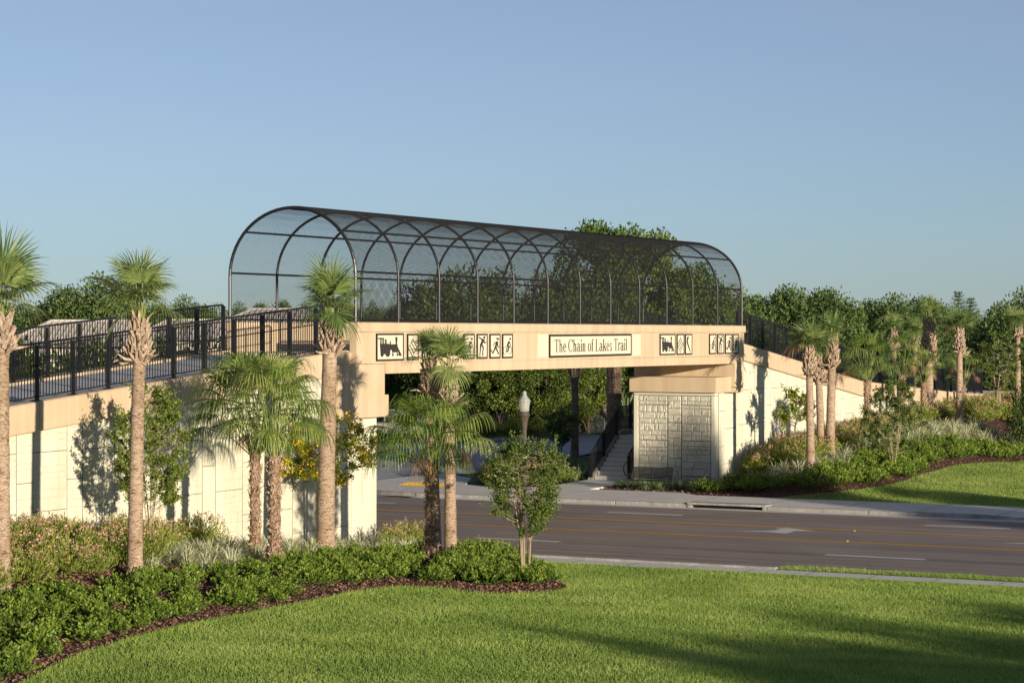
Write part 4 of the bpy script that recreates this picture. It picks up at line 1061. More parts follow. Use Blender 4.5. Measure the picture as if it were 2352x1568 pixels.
# left group
sabal(4, -31.6, 1250, 808, 725, 528, 250, 'cabbage palm cut by the left picture edge', 1, .17, nf=13)
sabal(310, -31.9, 1270, 832, 735, 545, 190, 'cabbage palm with a tight crown, second from the left, clear of other palms', 2, .165, lean=12, nf=13)
sabal(748, -34.3, 1255, 812, 738, 586, 140, 'cabbage palm with a thick bulging trunk in front of the left end of the canopy', 3, .235, lean=12, nf=14)
sabal(1035, -31.9, 1305, 930, 862, 720, 132, 'cabbage palm on the right of the pair in front of the sign panels', 4, .165, lean=-4, nf=11)
sabal(1000, -32.6, 1290, 905, 832, 740, 100, 'cabbage palm on the left of the pair in front of the sign panels', 5, .16, lean=-16, nf=9)
fanpalm(586, -33.6, 1035, 838, 420, 'drooping fan palm on the left of the twin fan palms by the wall', 11, .15, 28)
fanpalm(630, -31.9, 1045, 826, 300, 'drooping fan palm on the right of the twin fan palms, dark shaggy foot', 12, .17, 26)
fanpalm(990, -31.6, 1090, 925, 350, 'drooping fan palm below the twin cabbage palm heads', 13, .19, 25, dead=4)
# right group
g = 'cabbage palms beside the right ramp'
sabal(1862, -33.0, 1050, 862, 800, 722, 125, 'cabbage palm with loose leaf bases, leftmost of the right group', 21, .165, nf=13, group=g, lean=-4)
sabal(1886, -33.8, 1010, 880, 812, 732, 110, 'cabbage palm standing close behind the leftmost one of the right group', 22, .165, nf=12, group=g, lean=-8)
sabal(1907, -33.4, 1000, 840, 770, 710, 76, 'tallest of the three close cabbage palms by the right ramp', 23, .19, nf=11, group=g, lean=6)
sabal(2053, -44, 0, 800, 762, 708, 70, 'small cabbage palm head behind the railing, left of the thinner one', 24, .18, nf=10, group=g, t_over=138)
sabal(2102, -44, 0, 795, 762, 716, 88, 'cabbage palm behind the ramp railing with a thin bare trunk', 25, .15, nf=11, group=g, t_over=141)
sabal(2134, -35.4, 0, 835, 732, 676, 74, 'tall cabbage palm with a fat column of leaf bases', 26, .22, nf=12, group=g, fat=1.25)
sabal(2204, -33.3, 990, 812, 755, 700, 94, 'cabbage palm with a windswept crown standing on the flowering mound', 27, .17, nf=13, group=g)
sabal(2338, -33.0, 0, 772, 735, 700, 80, 'cabbage palm head at the right picture edge above the dark tree', 28, .15, nf=11, group=g)
g = 'drooping fan palms beside the right ramp'
fanpalm(1992, -35.2, 872, 776, 190, 'broad drooping fan palm in front of the right ramp coping', 31, .17, 18, group=g)
fanpalm(2122, -35.0, 878, 800, 115, 'drooping fan palm below the fat tall palm', 32, .17, 15, group=g)
fanpalm(2072, -36.0, 862, 772, 130, 'drooping fan palm right beside the broad one, partly behind it', 35, .15, 15, group=g)
fanpalm(2212, -36.2, 884, 808, 125, 'drooping fan palm behind the windswept cabbage palm', 33, .16, 15, group=g, dead=6)
fanpalm(1232 + 178, 0, 838, 740, 90, 'thick criss-cross palm trunk rising beside the stairs', 34, .42, 14, group=None, t_over=121)

# ---- small trees with twiggy stems
def twiggy(name, label, cat, px, xw, top, wpx, crown_low, mat, seed, nstem=4, leaf=.075, nl=4200, stem_r=.022, vase=True, flowers=None, t_over=None, stem_mat='stem', group=None, dens=1., shift=0):
    r = np.random.RandomState(seed)
    if t_over: t_ = t_over; x, y, _ = at(px, 743, t_); z0 = gzf(x, y)
    else: x, y, z0, t_ = at_x(px, xw)
    t = thing(name, label, cat, (x, y, z0), group)
    H = ht(top, t_) - z0; R = wpx / F * t_ / 2; zl_ = ht(crown_low, t_) - z0
    b = MB(); tips = []; sh = np.array([c0, s0, 0]) * shift / F * t_
    def env(z):                                  # crown radius at height z
        f = (z - zl_) / max(H - zl_, .1)
        if vase: return R * np.clip(.30 + .95 * f, .2, 1) * (1 if f < .82 else max(.35, 1 - ((f - .82) / .18) ** 2 * .65))
        return R * math.sqrt(max(0.02, 1 - (2 * f - 1) ** 2 * .95))
    for k in range(nstem):
        a = 2 * math.pi * k / nstem + r.uniform(-.4, .4); o = np.array([math.cos(a), math.sin(a), 0])
        p0 = o * (.06 if nstem > 1 else 0); mid = o * r.uniform(.05, .16) * (nstem > 1) + np.array([0, 0, zl_ * 1.05]); 
        tp = o * R * r.uniform(.2, .5) + sh + np.array([0, 0, H * r.uniform(.8, .97)])
        P = [p0 + np.array([0, 0, -.1]), mid * np.array([.8, .8, .5]), mid, (mid + tp) / 2 + r.normal(size=3) * .05, tp]
        b.tube(P, [stem_r * 1.25, stem_r, stem_r * .85, stem_r * .5, .004], 6, False)
        m = int(13 * dens)
        for j in range(m):
            f = (j + r.uniform(0, 1)) / m; i0 = 2 + (f > .5); g_ = (f * 2) % 1
            bp = P[i0] * (1 - g_) + P[min(i0 + 1, 4)] * g_; az = r.uniform(0, 6.28)
            zz = min(H * 1., bp[2] + r.uniform(.15, .6) * (H - zl_) * .4); e = env(zz) * r.uniform(.65, 1.05)
            tp2 = np.array([math.cos(az) * e, math.sin(az) * e, zz]) + sh * f
            mid2 = bp * .5 + tp2 * .5 + np.array([0, 0, -.04])
            b.tube([bp, mid2, tp2], [stem_r * .38, stem_r * .25, .003], 4, False)
            for _ in range(3):
                s = r.uniform(.4, 1); c_ = mid2 * (1 - s) + tp2 * s; tp3 = c_ + r.normal(size=3) * .14 + np.array([0, 0, .12]); tips.append((c_, tp3)); b.tube([c_, tp3], [.004, .002], 3, False)
            tips.append((mid2, tp2))
        tips.append((P[3], P[4]))
    b.build('trunk', M[stem_mat], t, local=True)
    k = r.randint(0, len(tips), nl); s = r.uniform(0, 1.05, nl)[:, None]
    A_ = np.array([q[0] for q in tips])[k]; B2 = np.array([q[1] for q in tips])[k]
    C = A_ * (1 - s) + B2 * s + r.normal(size=(nl, 3)) * .035
    cv = r.uniform(-.15, .15, len(tips))[k]
    np_mesh('crown', leaves(C, leaf, .5, r, unit(B2 - A_) * .6), 4, mat, t, np.clip(r.uniform(.1, .9, nl) + cv, 0, 1))
    if flowers:
        kk = r.randint(0, len(tips), flowers); C = []
        for i in kk: C.append(tips[i][1] + r.normal(size=(22, 3)) * np.array([.07, .07, .09]))
        C = np.concatenate(C); np_mesh('flower', leaves(C, .06, .9, r), 4, M['yellow_flower'], t, r.uniform(0, 1, len(C)))
    return t
twiggy('crape_myrtle', 'tall slim crape myrtle behind the second palm from the left', 'small tree', 346, -34.6, 890, 185, 1190, M['myrtle'], 41, 6, .08, 13000, .02, False, dens=1.3)
twiggy('crape_myrtle', 'young crape myrtle on the lawn tip of the bed in front of the lamp post', 'small tree', 1207, -27.35, 1022, 225, 1248, M['myrtle_dark'], 42, 5, .072, 15000, .021, True, dens=2.0)
twiggy('crape_myrtle', 'bushy myrtle in the middle of the right bed', 'small tree', 2052, -30.9, 880, 150, 1055, M['myrtle_dark'], 43, 5, .09, 11000, .02, False, dens=1.4)
twiggy('crape_myrtle', 'dark shaded myrtle across the pavement behind the lamp post', 'small tree', 1286, 0, 945, 85, 1030, M['oak'], 44, 4, .10, 4200, .025, True, t_over=112, stem_mat='bark', dens=1.2)
twiggy('flowering_cassia', 'small tree with yellow blossom behind the thick palm trunk', 'small tree', 752, -36.2, 950, 235, 1130, M['maple'], 45, 4, .10, 5200, .03, False, flowers=120, dens=1.2)
twiggy('young_maple', 'small light green tree with a thin dark trunk against the right wall', 'small tree', 1826, -35.0, 900, 98, 985, M['maple'], 46, 1, .12, 2600, .045, False, stem_mat='bark', dens=2.2)
twiggy('young_tree', 'open pale-stemmed tree at the right picture edge', 'small tree', 2292, -32.9, 770, 150, 905, M['myrtle'], 47, 4, .10, 5500, .035, True, stem_mat='stem', dens=1.1, shift=20)
# bare forked trunk under the bridge
q = at(1320, 1062, 114)
t = thing('grey_trunk_tree', 'tree with a straight grey forked trunk under the bridge', 'tree', (q[0], q[1], 0))
b = MB(); H = ht(870, 114)
b.tube([(0, 0, -.2), (0, 0, 1.), (.03, .02, H * .6), (0, 0, H)], [.26, .2, .17, .19], 12, False)
for dx_, dz_ in ((-.9, 2.4), (1.1, 2.8), (.2, 3.2)): b.tube([(0, 0, H - .1), (dx_ * .5 * c0, dx_ * .5 * s0, H + dz_ * .45), (dx_ * c0, dx_ * s0, H + dz_)], [.16, .12, .07], 8, False)
b.build('trunk', M['bark'], t, smooth=True, local=True)
r = np.random.RandomState(5); cl = np.column_stack([r.normal(size=14) * 1.0, r.normal(size=14) * 1.0, r.uniform(H + 1.6, H + 3.6, 14)]); C, u, k = clumpy(r, 5000, cl, np.full(14, .8))
np_mesh('crown', leaves(C, .2, .55, r, u), 4, M['oak'], t, r.uniform(.1, .8, 5000))

# ---- shrub prototypes
def shrub_proto(kind, seed):
    r = np.random.RandomState(seed)
    if kind == 'hawthorn':
        nst = 44; V = []; rn = []
        for k in range(nst):
            a = r.uniform(0, 6.28); q = r.uniform(0, 1) ** .5; tip = np.array([math.cos(a) * q * .44, math.sin(a) * q * .44, .18 + .30 * (1 - q ** 2) + r.uniform(-.05, .08)])
            n = 15; s = r.uniform(.45, 1.02, n)[:, None]; C = tip * s + r.normal(size=(n, 3)) * .018
            az = r.uniform(0, 6.28, n); d = np.column_stack([np.cos(az), np.sin(az), r.uniform(.3, 1.1, n)]) + tip / .6
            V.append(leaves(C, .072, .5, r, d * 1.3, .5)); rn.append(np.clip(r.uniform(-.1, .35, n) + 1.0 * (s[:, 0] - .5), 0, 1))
        return [('foliage', np.concatenate(V), 'glossy', np.concatenate(rn))]
    if kind == 'ixora':
        nst = 90; V = []; rn = []; FV = []
        for k in range(nst):
            a = r.uniform(0, 6.28); q = r.uniform(0, 1) ** .5; tip = np.array([math.cos(a) * q * .62, math.sin(a) * q * .62, .30 + .42 * (1 - q ** 2) + r.uniform(-.08, .12)])
            n = 16; s = r.uniform(.35, 1.0, n)[:, None]; C = tip * s + r.normal(size=(n, 3)) * .03
            V.append(leaves(C, .085, .26, r, np.tile(tip / .8 + [0, 0, .5], (n, 1)), .7)); rn.append(np.clip(r.uniform(.05, .8, n), 0, 1))
            if q < .85 and r.uniform() < .26:
                m = 9; FV.append(leaves(tip + r.normal(size=(m, 3)) * .028 + [0, 0, .05], .045, .8, r))
        FV = np.concatenate(FV)
        return [('foliage', np.concatenate(V), 'ixora', np.concatenate(rn)), ('flower', FV, 'flower', r.uniform(0, 1, len(FV)))]
    if kind in ('flax', 'flax_dark'):
        q = []; col = []
        for k in range(58):
            a = r.uniform(0, 6.28); el = r.uniform(.7, 1.45); L = r.uniform(.4, .72); d = np.array([math.cos(a) * math.cos(el), math.sin(a) * math.cos(el), math.sin(el)]); cur = np.array([math.cos(a), math.sin(a), 0]) * r.uniform(.02, .14); pts = [cur.copy()]; dv = d.copy()
            for j in range(4): dv = dv + np.array([0, 0, -.20 - .1 * j]); dv /= np.linalg.norm(dv); cur = cur + dv * L / 4; pts.append(cur.copy())
            side = np.cross(d, [0, 0, 1.]); side /= np.linalg.norm(side) + 1e-9; bq = blade(pts, [.011, .015, .014, .010, .002], side); q += bq; col += [r.uniform(.2, 1)] * len(bq)
        return [('foliage', np.array(q), kind, np.array(col))]
def make_proto(name, kind, cat, seed):
    t = thing(name, 'x', cat)
    for pn, V, m, rn in shrub_proto(kind, seed): np_mesh(pn, V, 4, M[m], t, rn)
    return t
PROTO = {k: [make_proto(nm, k, c_, 100 + i) for i in range(5)] for k, nm, c_ in (('hawthorn', 'glossy_shrub', 'shrub'), ('ixora', 'pink_flowering_shrub', 'shrub'), ('flax', 'striped_flax_lily', 'grass plant'), ('flax_dark', 'green_flax_lily', 'grass plant'))}
usedp = set(); SH = random.Random(3)
def put(kind, x, y, label, group, sc=1.):
    pr = SH.choice(PROTO[kind]); s = sc * SH.uniform(.82, 1.18); loc = (x, y, gzf(x, y) + .02); rz = SH.uniform(0, 6.28); sc3 = (s, s, s * SH.uniform(.72, 1.05))
    if pr.name not in usedp and not pr.get('placed'):
        usedp.add(pr.name); o = pr; o.location = loc; o.rotation_euler = (0, 0, rz); o.scale = sc3; o['label'] = label
    else: o = dup(pr, loc, rz, sc3, label)
    o['group'] = group
def scatter(poly, kind, spacing, label, group, sc=1., limit=300, jit=.35, avoid=()):
    x0, x1 = min(p[0] for p in poly), max(p[0] for p in poly); y0, y1 = min(p[1] for p in poly), max(p[1] for p in poly); pts = []
    row = 0; y = y0
    while y < y1:
        x = x0 + (row % 2) * spacing / 2
        while x < x1:
            a = x + SH.uniform(-jit, jit) * spacing; c_ = y + SH.uniform(-jit, jit) * spacing
            if inside(poly, np.array([a]), np.array([c_]))[0] and all((a - p[0]) ** 2 + (c_ - p[1]) ** 2 > p[2] ** 2 for p in avoid): pts.append((a, c_))
            x += spacing
        y += spacing * .87; row += 1
    for a, c_ in pts[:limit]: put(kind, a, c_, label, group, sc)
    return len(pts)
# left bed: front line follows the mulch edge, inset by ~.5 m
H_ = hit
counts = {}
front = [H_(-60, 1638), H_(60, 1552), H_(200, 1491), H_(330, 1455), H_(420, 1432), H_(520, 1413), H_(640, 1391), H_(700, 1374), H_(840, 1347), H_(960, 1340)]
back = [H_(960, 1285), H_(840, 1292), H_(740, 1292), H_(640, 1300), H_(560, 1322), H_(480, 1335), H_(360, 1335), H_(250, 1345), H_(120, 1365), H_(-60, 1400)]
counts['h1'] = scatter(front + back, 'hawthorn', .80, 'low glossy green shrub in the front band of the left bed', 'glossy shrubs in the left bed', 1.02, 172)
tip = [H_(990, 1345), H_(1080, 1350), H_(1180, 1352), H_(1262, 1345), H_(1255, 1322), H_(1170, 1292), H_(1080, 1272), H_(1040, 1290), H_(1000, 1318)]
counts['h2'] = scatter(tip, 'hawthorn', .58, 'glossy green shrub around the foot of the lawn-tip myrtle', 'glossy shrubs at the tip of the left bed', 1.0)
fl = [H_(330, 1318), H_(480, 1322), H_(570, 1308), H_(680, 1282), H_(800, 1285), H_(960, 1280), H_(975, 1245), (-35.6, 60.0), (-36.7, 60.0), (-36.7, 56), (-36.2, 52.5), H_(560, 1240), H_(420, 1265), H_(350, 1290)]
counts['f1'] = scatter(fl, 'flax', .62, 'striped flax lily clump in the middle of the left bed', 'striped flax lilies in the left bed', 1.0)
ix = [H_(-60, 1385), H_(120, 1350), H_(250, 1330), H_(345, 1310), H_(360, 1285), H_(430, 1250), H_(560, 1225), (-36.4, 52.0), (-36.7, 46), (-36.7, 38.5), (-34, 36)]
counts['i1'] = scatter(ix, 'ixora', .88, 'shrub with pink orange flower tips at the foot of the left wall', 'pink flowering shrubs in the left bed', 1.2)
put('ixora', *H_(930, 1262), 'lone pink flowering shrub behind the twin cabbage palms', 'pink flowering shrubs at the road end of the left bed', 1.1); put('ixora', *H_(895, 1268), 'lone pink flowering shrub behind the twin cabbage palms', 'pink flowering shrubs at the road end of the left bed', 1.1); put('ixora', *H_(960, 1258), 'lone pink flowering shrub behind the twin cabbage palms', 'pink flowering shrubs at the road end of the left bed', 1.1)
put('ixora', *H_(310, 1305), 'pink flowering shrub right at the foot of the second palm', None, .9) if False else None
# right bed
hr = [(-41.0, 87.4), (-38, 87.3), (-36.5, 87.4), (-34.2, 87.6), (-31.9, 88.6), (-30.4, 91.5), (-30.0, 95), (-30.4, 100), (-31.1, 105), (-31.6, 110), (-30.5, 113.5), (-31.5, 114), (-33.4, 110), (-33.0, 104), (-32.0, 98), (-32.4, 93), (-33.6, 90.4), (-36.8, 89.6), (-36.9, 90.6), (-41.0, 90.5)]
hrp = [p for p in hr]
bedR = bed_right
def band(fn): 
    return fn
lawn_x = lambda y: float(np.interp(y, [87, 90, 95, 100, 105, 112, 120, 150], EDGE))
# edge of the right bed (x of the mulch edge for a given y)
ed = sorted([p for p in bed_right if p[0] > -36 and p[1] > 86], key=lambda p: p[1])
EY = [p[1] for p in ed]; EX = [p[0] for p in ed]
edge = lambda y: float(np.interp(y, EY, EX))
def bandpoly(i0, i1, ya, yb, n=14):
    ys_ = np.linspace(ya, yb, n); return [(edge(y) - i0, y) for y in ys_] + [(edge(y) - i1, y) for y in ys_[::-1]]
counts['h3'] = scatter(bandpoly(.05, 2.1, 87.4, 111), 'hawthorn', .80, 'low glossy green shrub in the front band of the right bed', 'glossy shrubs in the right bed', 1.3, 100)
counts['h4'] = scatter([(-36.6, 87.2), (-34, 87.1), (-34, 88.6), (-36.8, 88.9)], 'hawthorn', .6, 'glossy shrub on the pavement corner below the stone abutment', 'glossy shrubs at the abutment corner', 1.2)
counts['f2'] = scatter(bandpoly(2.1, 4.3, 89.0, 120), 'flax', .6, 'striped flax lily clump in the right bed', 'striped flax lilies in the right bed', 1.2, 170)
counts['i2'] = scatter([(-33.9, 91), (-33.2, 94), (-33.3, 99), (-34.2, 104), (-34.8, 108), (-34.6, 112), (-34.0, 118), (-33, 126), (-36.8, 130), (-36.9, 118), (-36.9, 93.5), (-35.6, 91)], 'ixora', .84, 'shrub with pink orange flower tips on the mound by the right wall', 'pink flowering shrubs in the right bed', 1.25, 190)
counts['i3'] = scatter([(-33, 114), (-30, 118), (-29, 126), (-33, 126)], 'ixora', 1.3, 'pink flowering shrub at the far right end of the bed', 'pink flowering shrubs at the far end of the right bed', 1.5, 30)
counts['f3'] = scatter([(-41.0, 87.9), (-37.0, 87.9), (-37.2, 90.4), (-41.0, 90.4)], 'flax_dark', .5, 'dark green strappy plant between the bench and the stone abutment', 'strappy plants behind the bench', .85, 60)
bedS = [(-45.2, 85.7), (-43.95, 87.3), (-44.0, 92.5), (-44.05, 103), (-52.0, 108), (-50.7, 95.6), (-48.8, 91.2), (-47.2, 87.2)]
sheet('mulch_bed', bedS, .06, M['mulch'], 0, flat=0.)
counts['f4'] = scatter([(-44.2, 90), (-44.2, 103), (-51.5, 107), (-50.2, 96), (-47.5, 91.5)], 'flax_dark', .75, 'dark green strappy plant in the shaded bed left of the stairs', 'strappy plants beside the stairs', 1.35, 110)
counts['i4'] = scatter([(-45.2, 86.1), (-44.2, 87.6), (-44.2, 90.6), (-47.6, 91.0), (-46.9, 87.6)], 'ixora', .8, 'leafy shrub at the shaded corner bed behind the lamp post', 'shrubs in the corner bed', 1.4, 30)
q = at(1100, 1100, 101)
bgtree('bush2', 1165, 99.5, 1042, 118, 'rounded green shrub behind the lawn-tip myrtle, by the corner pavement', None, .05)
bgtree('bush', 1150, 103, 1048, 80, 'rounded dark shrub at the edge of the shaded side street', None, .05)
bgtree('bush2', 2270, 125, 925, 110, 'light green leafy bush patch behind the right mound', None, 1.2)
# dark agave-like plants past the stairs
for i, (px, t_) in enumerate([(1424, 150), (1440, 146), (1452, 152)]):
    x, y, _ = at(px, 743, t_); pr = PROTO['flax_dark'][i]; dup(pr, (x, y, 1.0), i, 3.6, ['large spiky plant just right of the palm trunk by the stairs', 'large spiky plant in the middle of the gap by the stairs', 'large spiky plant tight against the stone abutment edge'][i])['group'] = 'spiky plants behind the stairs'
print('SHRUBS', counts)

# ---- lawn blades (uncountable)
def grass(name, regions, density, h, seed, label):
    r = np.random.RandomState(seed); P = []
    for (x0, x1, y0, y1, test) in regions:
        n = int((x1 - x0) * (y1 - y0) * density); x = r.uniform(x0, x1, n); y = r.uniform(y0, y1, n); k = test(x, y); P.append(np.column_stack([x[k], y[k]]))
    P = np.concatenate(P)
    # keep what the camera (plus a margin for a step aside) can see
    Xc = P[:, 0] * c0 + P[:, 1] * s0; Yc = -P[:, 0] * s0 + P[:, 1] * c0; k = (Yc > 36) & (np.abs(Xc / Yc) < .29); P = P[k]; n = len(P)
    z = gz(P[:, 0], P[:, 1]); B0 = np.column_stack([P, z])
    patch = .5 + .5 * np.sin(P[:, 0] * 1.7 + 2 * np.sin(P[:, 1] * 1.1)) * np.sin(P[:, 1] * 1.9 + 1.5 * np.sin(P[:, 0] * .9))
    patch2 = .5 + .5 * np.sin(P[:, 0] * .45 + 1.3 * np.sin(P[:, 1] * .37)) * np.sin(P[:, 1] * .5 + P[:, 0] * .21)
    a = r.uniform(0, 6.28, n); hh = h * r.uniform(.55, 1.25, n) * (.78 + .3 * patch); lean = r.normal(size=(n, 2)) * .5
    d = np.column_stack([lean, np.ones(n)]); d /= np.linalg.norm(d, axis=1)[:, None]
    w = np.column_stack([np.cos(a), np.sin(a), np.zeros(n)]) * .0095
    V = np.stack([B0 - w, B0 + w, B0 + d * hh[:, None]], 1)
    patch3 = .5 + .5 * np.sin(P[:, 0] * .8 - P[:, 1] * 1.3 + 2.2 * np.sin(P[:, 0] * .33 + P[:, 1] * .6))
    rnd = np.clip(r.uniform(.05, .7, n) + .26 * (patch - .5) + .34 * (patch2 - .5) + .2 * (patch3 - .5), 0, 1)
    o = np_mesh(name, V, 3, M['grass'], None, rnd); props(o, label, 'grass', None, 'stuff'); return n
nb1 = grass('lawn_grass', [(-42, -2, 28, 60.1, lambda x, y: ~inside(bed_left, x, y))], 900, .085, 1, 'bright green mown lawn in the foreground')
nb2 = grass('lawn_grass', [(-36, 5, 85.6, 118, lambda x, y: ~inside(bed_right, x, y) & (x > -36))], 420, .09, 2, 'green lawn between the far pavement and the right bed')
nb3 = grass('verge_grass', [(-23.4, 0, 61.4, 62.3, lambda x, y: x > -23.4 - .2)], 1500, .15, 3, 'ragged grass strip along the near edge of the road')
nb4 = grass('edge_grass', [(-42, -2, 28, 60.1, lambda x, y: inside([(p[0] * 1, p[1]) for p in bed_left], x - .09, y + .09) ^ inside(bed_left, x, y))], 2200, .12, 4, 'longer grass fringe along the mulch edge')
print('GRASS', nb1, nb2, nb3, nb4)
# mulch chips
r = np.random.RandomState(9); P = []
for poly, dens in ((bed_left, 260), (bed_right, 70)):
    x0, x1 = min(p[0] for p in poly), max(p[0] for p in poly); y0, y1 = min(p[1] for p in poly), min(120, max(p[1] for p in poly)); n = int((x1 - x0) * (y1 - y0) * dens); x = r.uniform(x0, x1, n); y = r.uniform(y0, y1, n); k = inside(poly, x, y); P.append(np.column_stack([x[k], y[k], gz(x[k], y[k]) + .045]))
P = np.concatenate(P); P[:, 2] += r.uniform(0, .03, len(P))
d = r.normal(size=(len(P), 3)) * np.array([1, 1, .35]); V = leaves(P, .075, .5, r, d * 2, .2)
props(np_mesh('mulch_chips', V, 4, M['chip'], None, r.uniform(0, 1, len(P))), 'dark red brown wood chips covering the beds', 'mulch', None, 'stuff')

# ------------------------------------------------------------------ houses beyond the left ramp
def house(cxp, t_, wpx, ridge, eave, label, seed, depth=10, hip=.25):
    x, y, _ = at(cxp, 743, t_); W = wpx / F * t_; zr_, ze = ht(ridge, t_), ht(eave, t_)
    t = thing('house', label, 'house', (x, y, 0), 'tile roofed houses beyond the ramp', 0)
    t.rotation_euler = (0, 0, TH)
    b = MB(); b.box(-W / 2 + .5, W / 2 - .5, -depth / 2 + .5, depth / 2 - .5, -.2, ze - .12); b.build('wall', M['stucco'], t, local=True)
    b = MB(); h = W * hip; e = [(-W / 2, -depth / 2, ze), (W / 2, -depth / 2, ze), (W / 2, depth / 2, ze), (-W / 2, depth / 2, ze)]; r1, r2 = (-W / 2 + h, 0, zr_), (W / 2 - h, 0, zr_)
    b.poly([e[0], e[1], r2, r1]); b.poly([e[2], e[3], r1, r2]); b.poly([e[3], e[0], r1]); b.poly([e[1], e[2], r2]); b.poly([e[3], e[2], e[1], e[0]])
    rf = b.build('roof', M['roof'], t, local=True)
    b = MB(); n = int(W / .38); sl = (zr_ - ze) / (depth / 2)
    for k in range(1, n):
        xx = -W / 2 + W * k / n; f = min(1, (xx + W / 2) / h, (W / 2 - xx) / h); yt = -depth / 2 * (1 - f)
        b.tube([(xx, -depth / 2, ze + .03), (xx, yt, ze + (yt + depth / 2) * sl + .03)], .045, 5, False)
    b.tube([r1, r2], .1, 6); b.tube([e[0], r1], .1, 6); b.tube([e[1], r2], .1, 6)
    b.build('roof_tiles', M['roof'], rf, local=True)
    for k in range(3):
        u = -W / 3 + W / 3 * k; w_ = MB(); w_.box(u - .6, u + .6, -depth / 2 + .44, -depth / 2 + .49, ze - 1.9, ze - .7); w_.build('window', M['dark'], t, local=True)
house(205, 150, 350, 737, 795, 'house with a pale tiled hip roof at the left picture edge', 1)
house(450, 165, 260, 735, 780, 'house with a pale tiled roof in the middle of the left railing', 2)
house(640, 175, 235, 710, 742, 'house with a pale tiled roof seen through the canopy mouth', 3)
# low white car shelter / parked vehicle seen past the left abutment under the bridge
q = at(930, 935, 138)
t = thing('pickup_truck', 'pale vehicle parked in the shade behind the fan palm, left under the bridge', 'vehicle', (q[0], q[1], 0)); t.rotation_euler = (0, 0, TH)
b = MB()
pr = [(-2.6, .45), (2.5, .45), (2.6, .9), (1.6, 1.05), (.9, 1.7), (-.6, 1.72), (-.8, 1.1), (-2.6, 1.08)]
n = len(b.v); b.v += [(x, -.9, z) for x, z in pr] + [(x, .9, z) for x, z in pr]; m = len(pr)
b.f += [tuple(range(m)), tuple(range(2 * m - 1, m - 1, -1))] + [(i, i + m, (i + 1) % m + m, (i + 1) % m) for i in range(m)]
b.build('body', M['panel'], t, local=True, bevel=.06)
b = MB(); b.box(.05, .78, -.93, -.88, 1.12, 1.55); b.box(-.6, -.05, -.93, -.88, 1.12, 1.55); b.build('window', M['dark'], t, local=True)
for x in (-1.6, 1.6):
    for y in (-.85, .85):
        b = MB(); b.tube([(x, y - .12, .36), (x, y + .12, .36)], .36, 16); b.build('wheel', M['black'], t, local=True)

# ------------------------------------------------------------------ trees behind the photographer that shade the lawn
def shade(x, y, H, W, label, key='far0', z=0):
    root, H0, W0 = TREES[key]; o = dup(root, (x, y, z), 1., (W / W0, W / W0, H / H0), label); o['group'] = 'trees right of the photographer'
SUN_DIR = Vector((-.862, .507, 0)); EL = math.radians(8.)
def shade_for(px, py, dist, H, W, label, key='far0', lift=0.):
    x, y = hit(px, py); shade(x - SUN_DIR.x * dist, y - SUN_DIR.y * dist, H, W, label, key, lift)
def tip_shade(px, py, dist, W, label, key, ztip=0., H=None):
    """tree whose crown top throws its shadow tip on the ground point seen at px,py"""
    x, y = hit(px, py) if not isinstance(px, tuple) else px
    H = dist * math.tan(EL) + ztip + .3; shade(x - SUN_DIR.x * dist, y - SUN_DIR.y * dist, H * 1.04, W, label, key)
tip_shade(1240, 1452, 40, 3.6, 'slim tree to the right of the photographer', 'far0')
tip_shade(1450, 1450, 41, 5.5, 'broad tree to the right of the photographer', 'far1')
tip_shade(1700, 1458, 38, 6.5, 'second broad tree to the right of the photographer', 'far2')
tip_shade(1950, 1440, 39, 8.0, 'third broad tree to the right of the photographer', 'far0')
tip_shade(2200, 1398, 37, 7.0, 'fourth broad tree to the right of the photographer', 'far1')
tip_shade(2020, 1525, 35, 6.0, 'nearer tree to the right of the photographer', 'far2')
tip_shade(2300, 1490, 33, 6.0, 'nearest tree to the right of the photographer', 'far0')
tip_shade(2000, 1108, 50, 6.0, 'tree across the road out of frame on the right', 'far2')
tip_shade(2130, 1128, 44, 2.2, 'slim tree across the road out of frame on the right', 'far1')
tip_shade(1850, 1150, 50, 1.8, 'small tree across the road out of frame on the right', 'far0')
tip_shade((-38.6, 90.9), None, 62, 4.4, 'tall tree out of frame on the right', 'far0', 2.3)

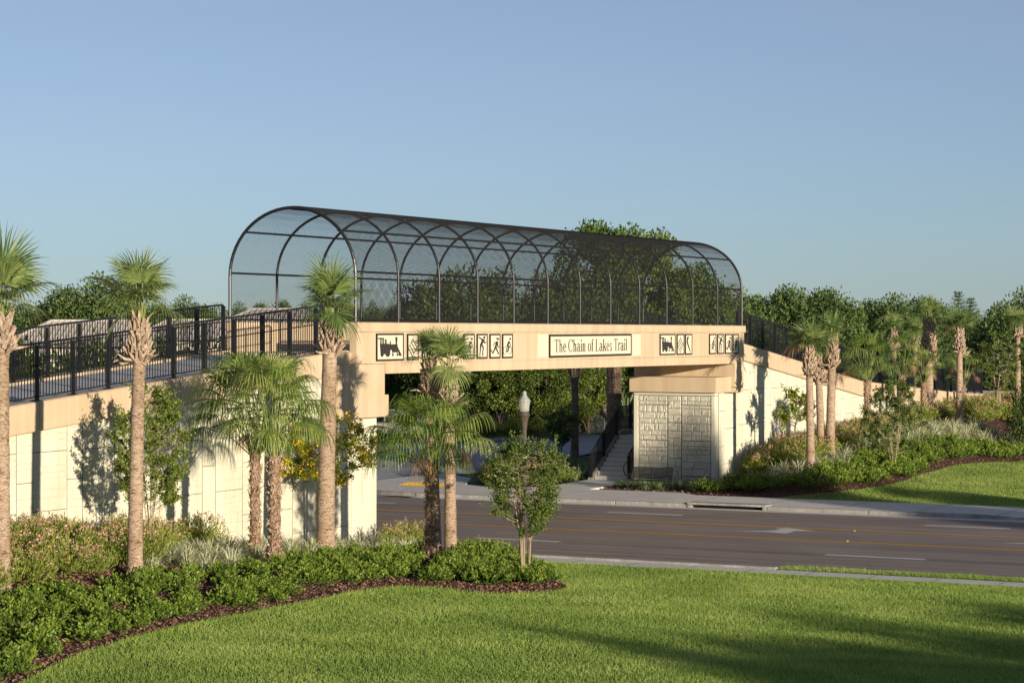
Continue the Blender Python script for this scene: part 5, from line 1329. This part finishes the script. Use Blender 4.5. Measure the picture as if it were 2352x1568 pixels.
# ------------------------------------------------------------------ light, sky, camera
w = bpy.data.worlds.new('World'); scene.world = w; w.use_nodes = True; nt = w.node_tree
sky = nt.nodes.new('ShaderNodeTexSky'); sky.sky_type = 'NISHITA'; sky.sun_disc = False
sky.sun_elevation = math.radians(10.)
sky.sun_rotation = math.atan2(.862, -.507)
sky.altitude = 0; sky.air_density = .8; sky.dust_density = 0.; sky.ozone_density = 5.
bg = nt.nodes['Background']; bg.inputs[1].default_value = .082; hs = nt.nodes.new('ShaderNodeHueSaturation'); hs.inputs['Saturation'].default_value = .66; hs.inputs['Value'].default_value = .88; nt.links.new(sky.outputs[0], hs.inputs['Color']); tcw = nt.nodes.new('ShaderNodeTexCoord'); mpw = nt.nodes.new('ShaderNodeMapping'); mpw.inputs['Scale'].default_value = (2.2, 2.2, 9.)
nzw = nt.nodes.new('ShaderNodeTexNoise'); nzw.inputs['Scale'].default_value = 1.6; nzw.inputs['Detail'].default_value = 6; nzw.inputs['Roughness'].default_value = .55
nt.links.new(tcw.outputs['Generated'], mpw.inputs[0]); nt.links.new(mpw.outputs[0], nzw.inputs['Vector'])
rpw = ramp(nt, nzw.outputs[0], [(.48, (0, 0, 0)), (.78, (.10, .10, .10))])
mxw = nt.nodes.new('ShaderNodeMix'); mxw.data_type = 'RGBA'; nt.links.new(rpw.outputs[0], mxw.inputs[0]); nt.links.new(hs.outputs[0], mxw.inputs[6]); mxw.inputs[7].default_value = (5.6, 5.4, 6.2, 1)
nt.links.new(mxw.outputs[2], bg.inputs[0])
sl = bpy.data.lights.new('sun', 'SUN'); sl.energy = 4.35; sl.angle = math.radians(.7); sl.color = (1., .87, .70)
so = bpy.data.objects.new('sun', sl); COL.objects.link(so)
dv = Vector((SUN_DIR.x * math.cos(EL), SUN_DIR.y * math.cos(EL), -math.sin(EL))); so.rotation_euler = dv.to_track_quat('-Z', 'Y').to_euler()
so.location = (20, -10, 30)
cam = bpy.data.cameras.new('camera'); co = bpy.data.objects.new('camera', cam); COL.objects.link(co); scene.camera = co
cam.sensor_width = 36; cam.lens = F / 2352 * 36; cam.shift_y = -(784 - HY) / 2352; cam.clip_end = 8000; cam.clip_start = .5
co.location = (0, 0, HC); co.rotation_euler = (math.radians(90), 0, TH)
scene.view_settings.view_transform = 'Standard'; scene.view_settings.look = 'None'; scene.view_settings.gamma = 1
scene.view_settings.exposure = .5
